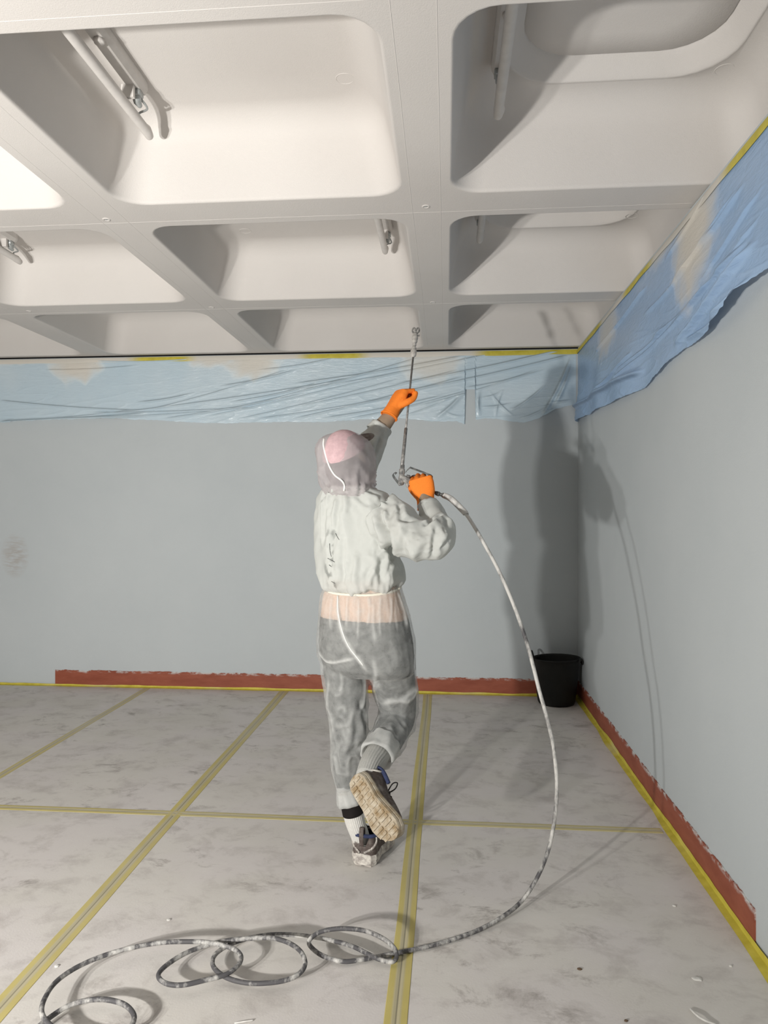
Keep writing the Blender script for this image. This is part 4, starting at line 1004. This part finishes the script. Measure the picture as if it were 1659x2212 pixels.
# ================================================================ LAMPS IN THE COFFERS
def batten(bx, by1, tx, ty1, tz, length, label, detail=True):
    """fluorescent batten under the coffer roof; y1 = far ends, tube hangs below the housing"""
    root = tag(empty('batten_lamp', (bx, by1 - length / 2, ROOF)), label, 'light', 'painted-over tube lights in the ceiling')
    def ob(name, VF, mat, sm=True): return obj(name, ([np.array(v) - np.array(root.location) for v in VF[0]], VF[1]), mat, root, sm)
    y0 = by1 - length
    sec = [(-.030, 0), (-.030, -.028), (-.020, -.048), (.020, -.048), (.030, -.028), (.030, 0)]
    ob('housing', loft([[(bx + a * s_, y, ROOF + b * s_ - .0002) for a, b in sec] for y, s_ in ((y0, .8), (y0 + .012, 1), (by1 - .03, 1), (by1 - .008, .9), (by1, .55))]), M['lampwhite'], False)
    dz = ROOF - .048 - tz
    ob('tube_sleeve', tube([(tx, y0 - .05, tz), (tx, y0 + .2, tz), (tx, ty1 - .05, tz - .003), (tx + .002, ty1 - .035, tz - .004), (tx, ty1, tz - .008)], [.019, .019, .0185, .021, .017], 14, 1, True), M['lampwhite'])
    for yy in (by1 - .045, y0 + .1):
        hb = ob('lamp_holder', join(box(bx - .02, bx + .02, yy - .02, yy + .02, ROOF - .07, ROOF - .046, .004), tube([(bx, yy, ROOF - .066), (bx, yy + .012, ROOF - .082), (bx + .003, yy + .02, ROOF - .088)], [.017, .015, .010], 12, 1, True)), M['lampgrey'])
        if detail: obj('spring_clip', tube([np.array(v) - np.array(root.location) for v in [(bx + .012, yy + .015, ROOF - .07), (bx + .02, yy + .05, ROOF - .085), (tx + .014, yy + .075, tz + .022), (tx + .004, yy + .07, tz + .010)]], .0042, 8, 5), M['lampgrey'], hb, True)
    ob('tube_bracket', join(box(min(bx, tx) - .008, max(bx, tx) + .008, by1 - .09, by1 - .075, tz + .012, ROOF - .046)), M['lampwhite'], False)
    ob('knock_out', tube([(bx + .004, by1 - .34, ROOF - .05), (bx + .004, by1 - .34, ROOF - .062)], [.019, .016], 14), M['lampwhite'])
    return root
tz = ROOF - .105
tA = PZ(322, 288, tz)
batten(tA[0] + .03, tA[1] - .14, tA[0], tA[1], tz, 0.74, 'long painted tube light in the big ceiling coffer at upper left')
tB = PZ(1076, 244, tz)
batten(tB[0] - .005, tB[1] - .12, tB[0], tB[1], tz, 0.72, 'painted tube light hanging in the shaded coffer at upper right')
tC = PZ(832, 540, tz)
batten(tC[0] + .02, tC[1] - .06, tC[0], tC[1], tz, 0.78, 'painted tube light at the right end of the middle coffer')
tD = PZ(1036, 516, tz)
batten(tD[0], tD[1] - .06, tD[0], tD[1], tz, 0.72, 'painted tube light in the dark corner of the middle right coffer')
tE = PZ(42, 562, tz)
batten(tE[0] + .03, tE[1] - .10, tE[0], tE[1], tz, 0.78, 'painted tube light at the far left edge of the ceiling')

# ================================================================ SCRAPS ON THE FLOOR
def chip(px_, py_, size, mat, label, cat='paint chip'):
    c = PZ(px_, py_, 0.0); n = 7; a0 = random.random() * 6
    top = [(c[0] + size * random.uniform(.6, 1.1) * math.cos(a0 + k * 2 * math.pi / n) * 1.3, c[1] + size * random.uniform(.6, 1.1) * math.sin(a0 + k * 2 * math.pi / n)) for k in range(n)]
    V, Fc = loft([[(x, y, .0003) for x, y in top], [(x, y, .003) for x, y in top], [(c[0] + (x - c[0]) * .5, c[1] + (y - c[1]) * .5, .0045) for x, y in top]])
    return tag(obj('paint_chip' if mat is not M['leaf'] else 'dry_scrap', (V, Fc), mat), label, cat)
chip(1506, 2116, .012, M['chip'], 'largest white paint flake, on the floor at lower right beside the wall tape')
chip(1457, 1958, .006, M['chip'], 'small white paint crumb on the floor below the right wall skirting')
chip(1578, 2088, .005, M['chip'], 'tiny white paint crumb by the tape near the bottom right corner')
chip(364, 1988, .006, M['chip'], 'small white paint crumb above the hose coils on the floor')
chip(122, 2088, .006, M['chip'], 'small white paint crumb left of the hose loop at lower left')
chip(1252, 2094, .006, M['leaf'], 'dark dry scrap on the floor at lower right, away from the wall', 'scrap')
chip(1352, 2206, .005, M['leaf'], 'dark dry scrap at the bottom edge of the floor', 'scrap')
tag(obj('cut_strand', tube([PZ(1492, 2180, .004), PZ(1505, 2193, .012), PZ(1520, 2203, .010), PZ(1545, 2213, .004)], .0030, 8, 5, True), M['chip'], None, True), 'curled white strand lying on the floor at the bottom right', 'strand')
tag(obj('cut_strand', tube([PZ(508, 2210, .003), PZ(525, 2207, .004), PZ(545, 2204, .003)], .0022, 8, 4, True), M['chip'], None, True), 'short straight white strand at the bottom edge between the two tape strips', 'strand')
# cream filler dabbed on the right wall over the end of the skirting
sm_px = [(1594, 1938), (1604, 1932), (1614, 1944), (1626, 1962), (1632, 1980), (1628, 1990), (1618, 1982), (1606, 1976), (1598, 1958)]
pts = [PX(x, y, W - .0002) for x, y in sm_px]; cc = np.mean(pts, axis=0)
obj('paint_smear', loft([[p for p in pts], [p * 1 + np.array([-.0015, 0, 0]) for p in pts], [cc + (p - cc) * .7 + np.array([-.004, 0, 0]) for p in pts]]), simple('cream_filler', (0.72, 0.70, 0.62), .7, .2), bpy.data.objects['wall_right'])
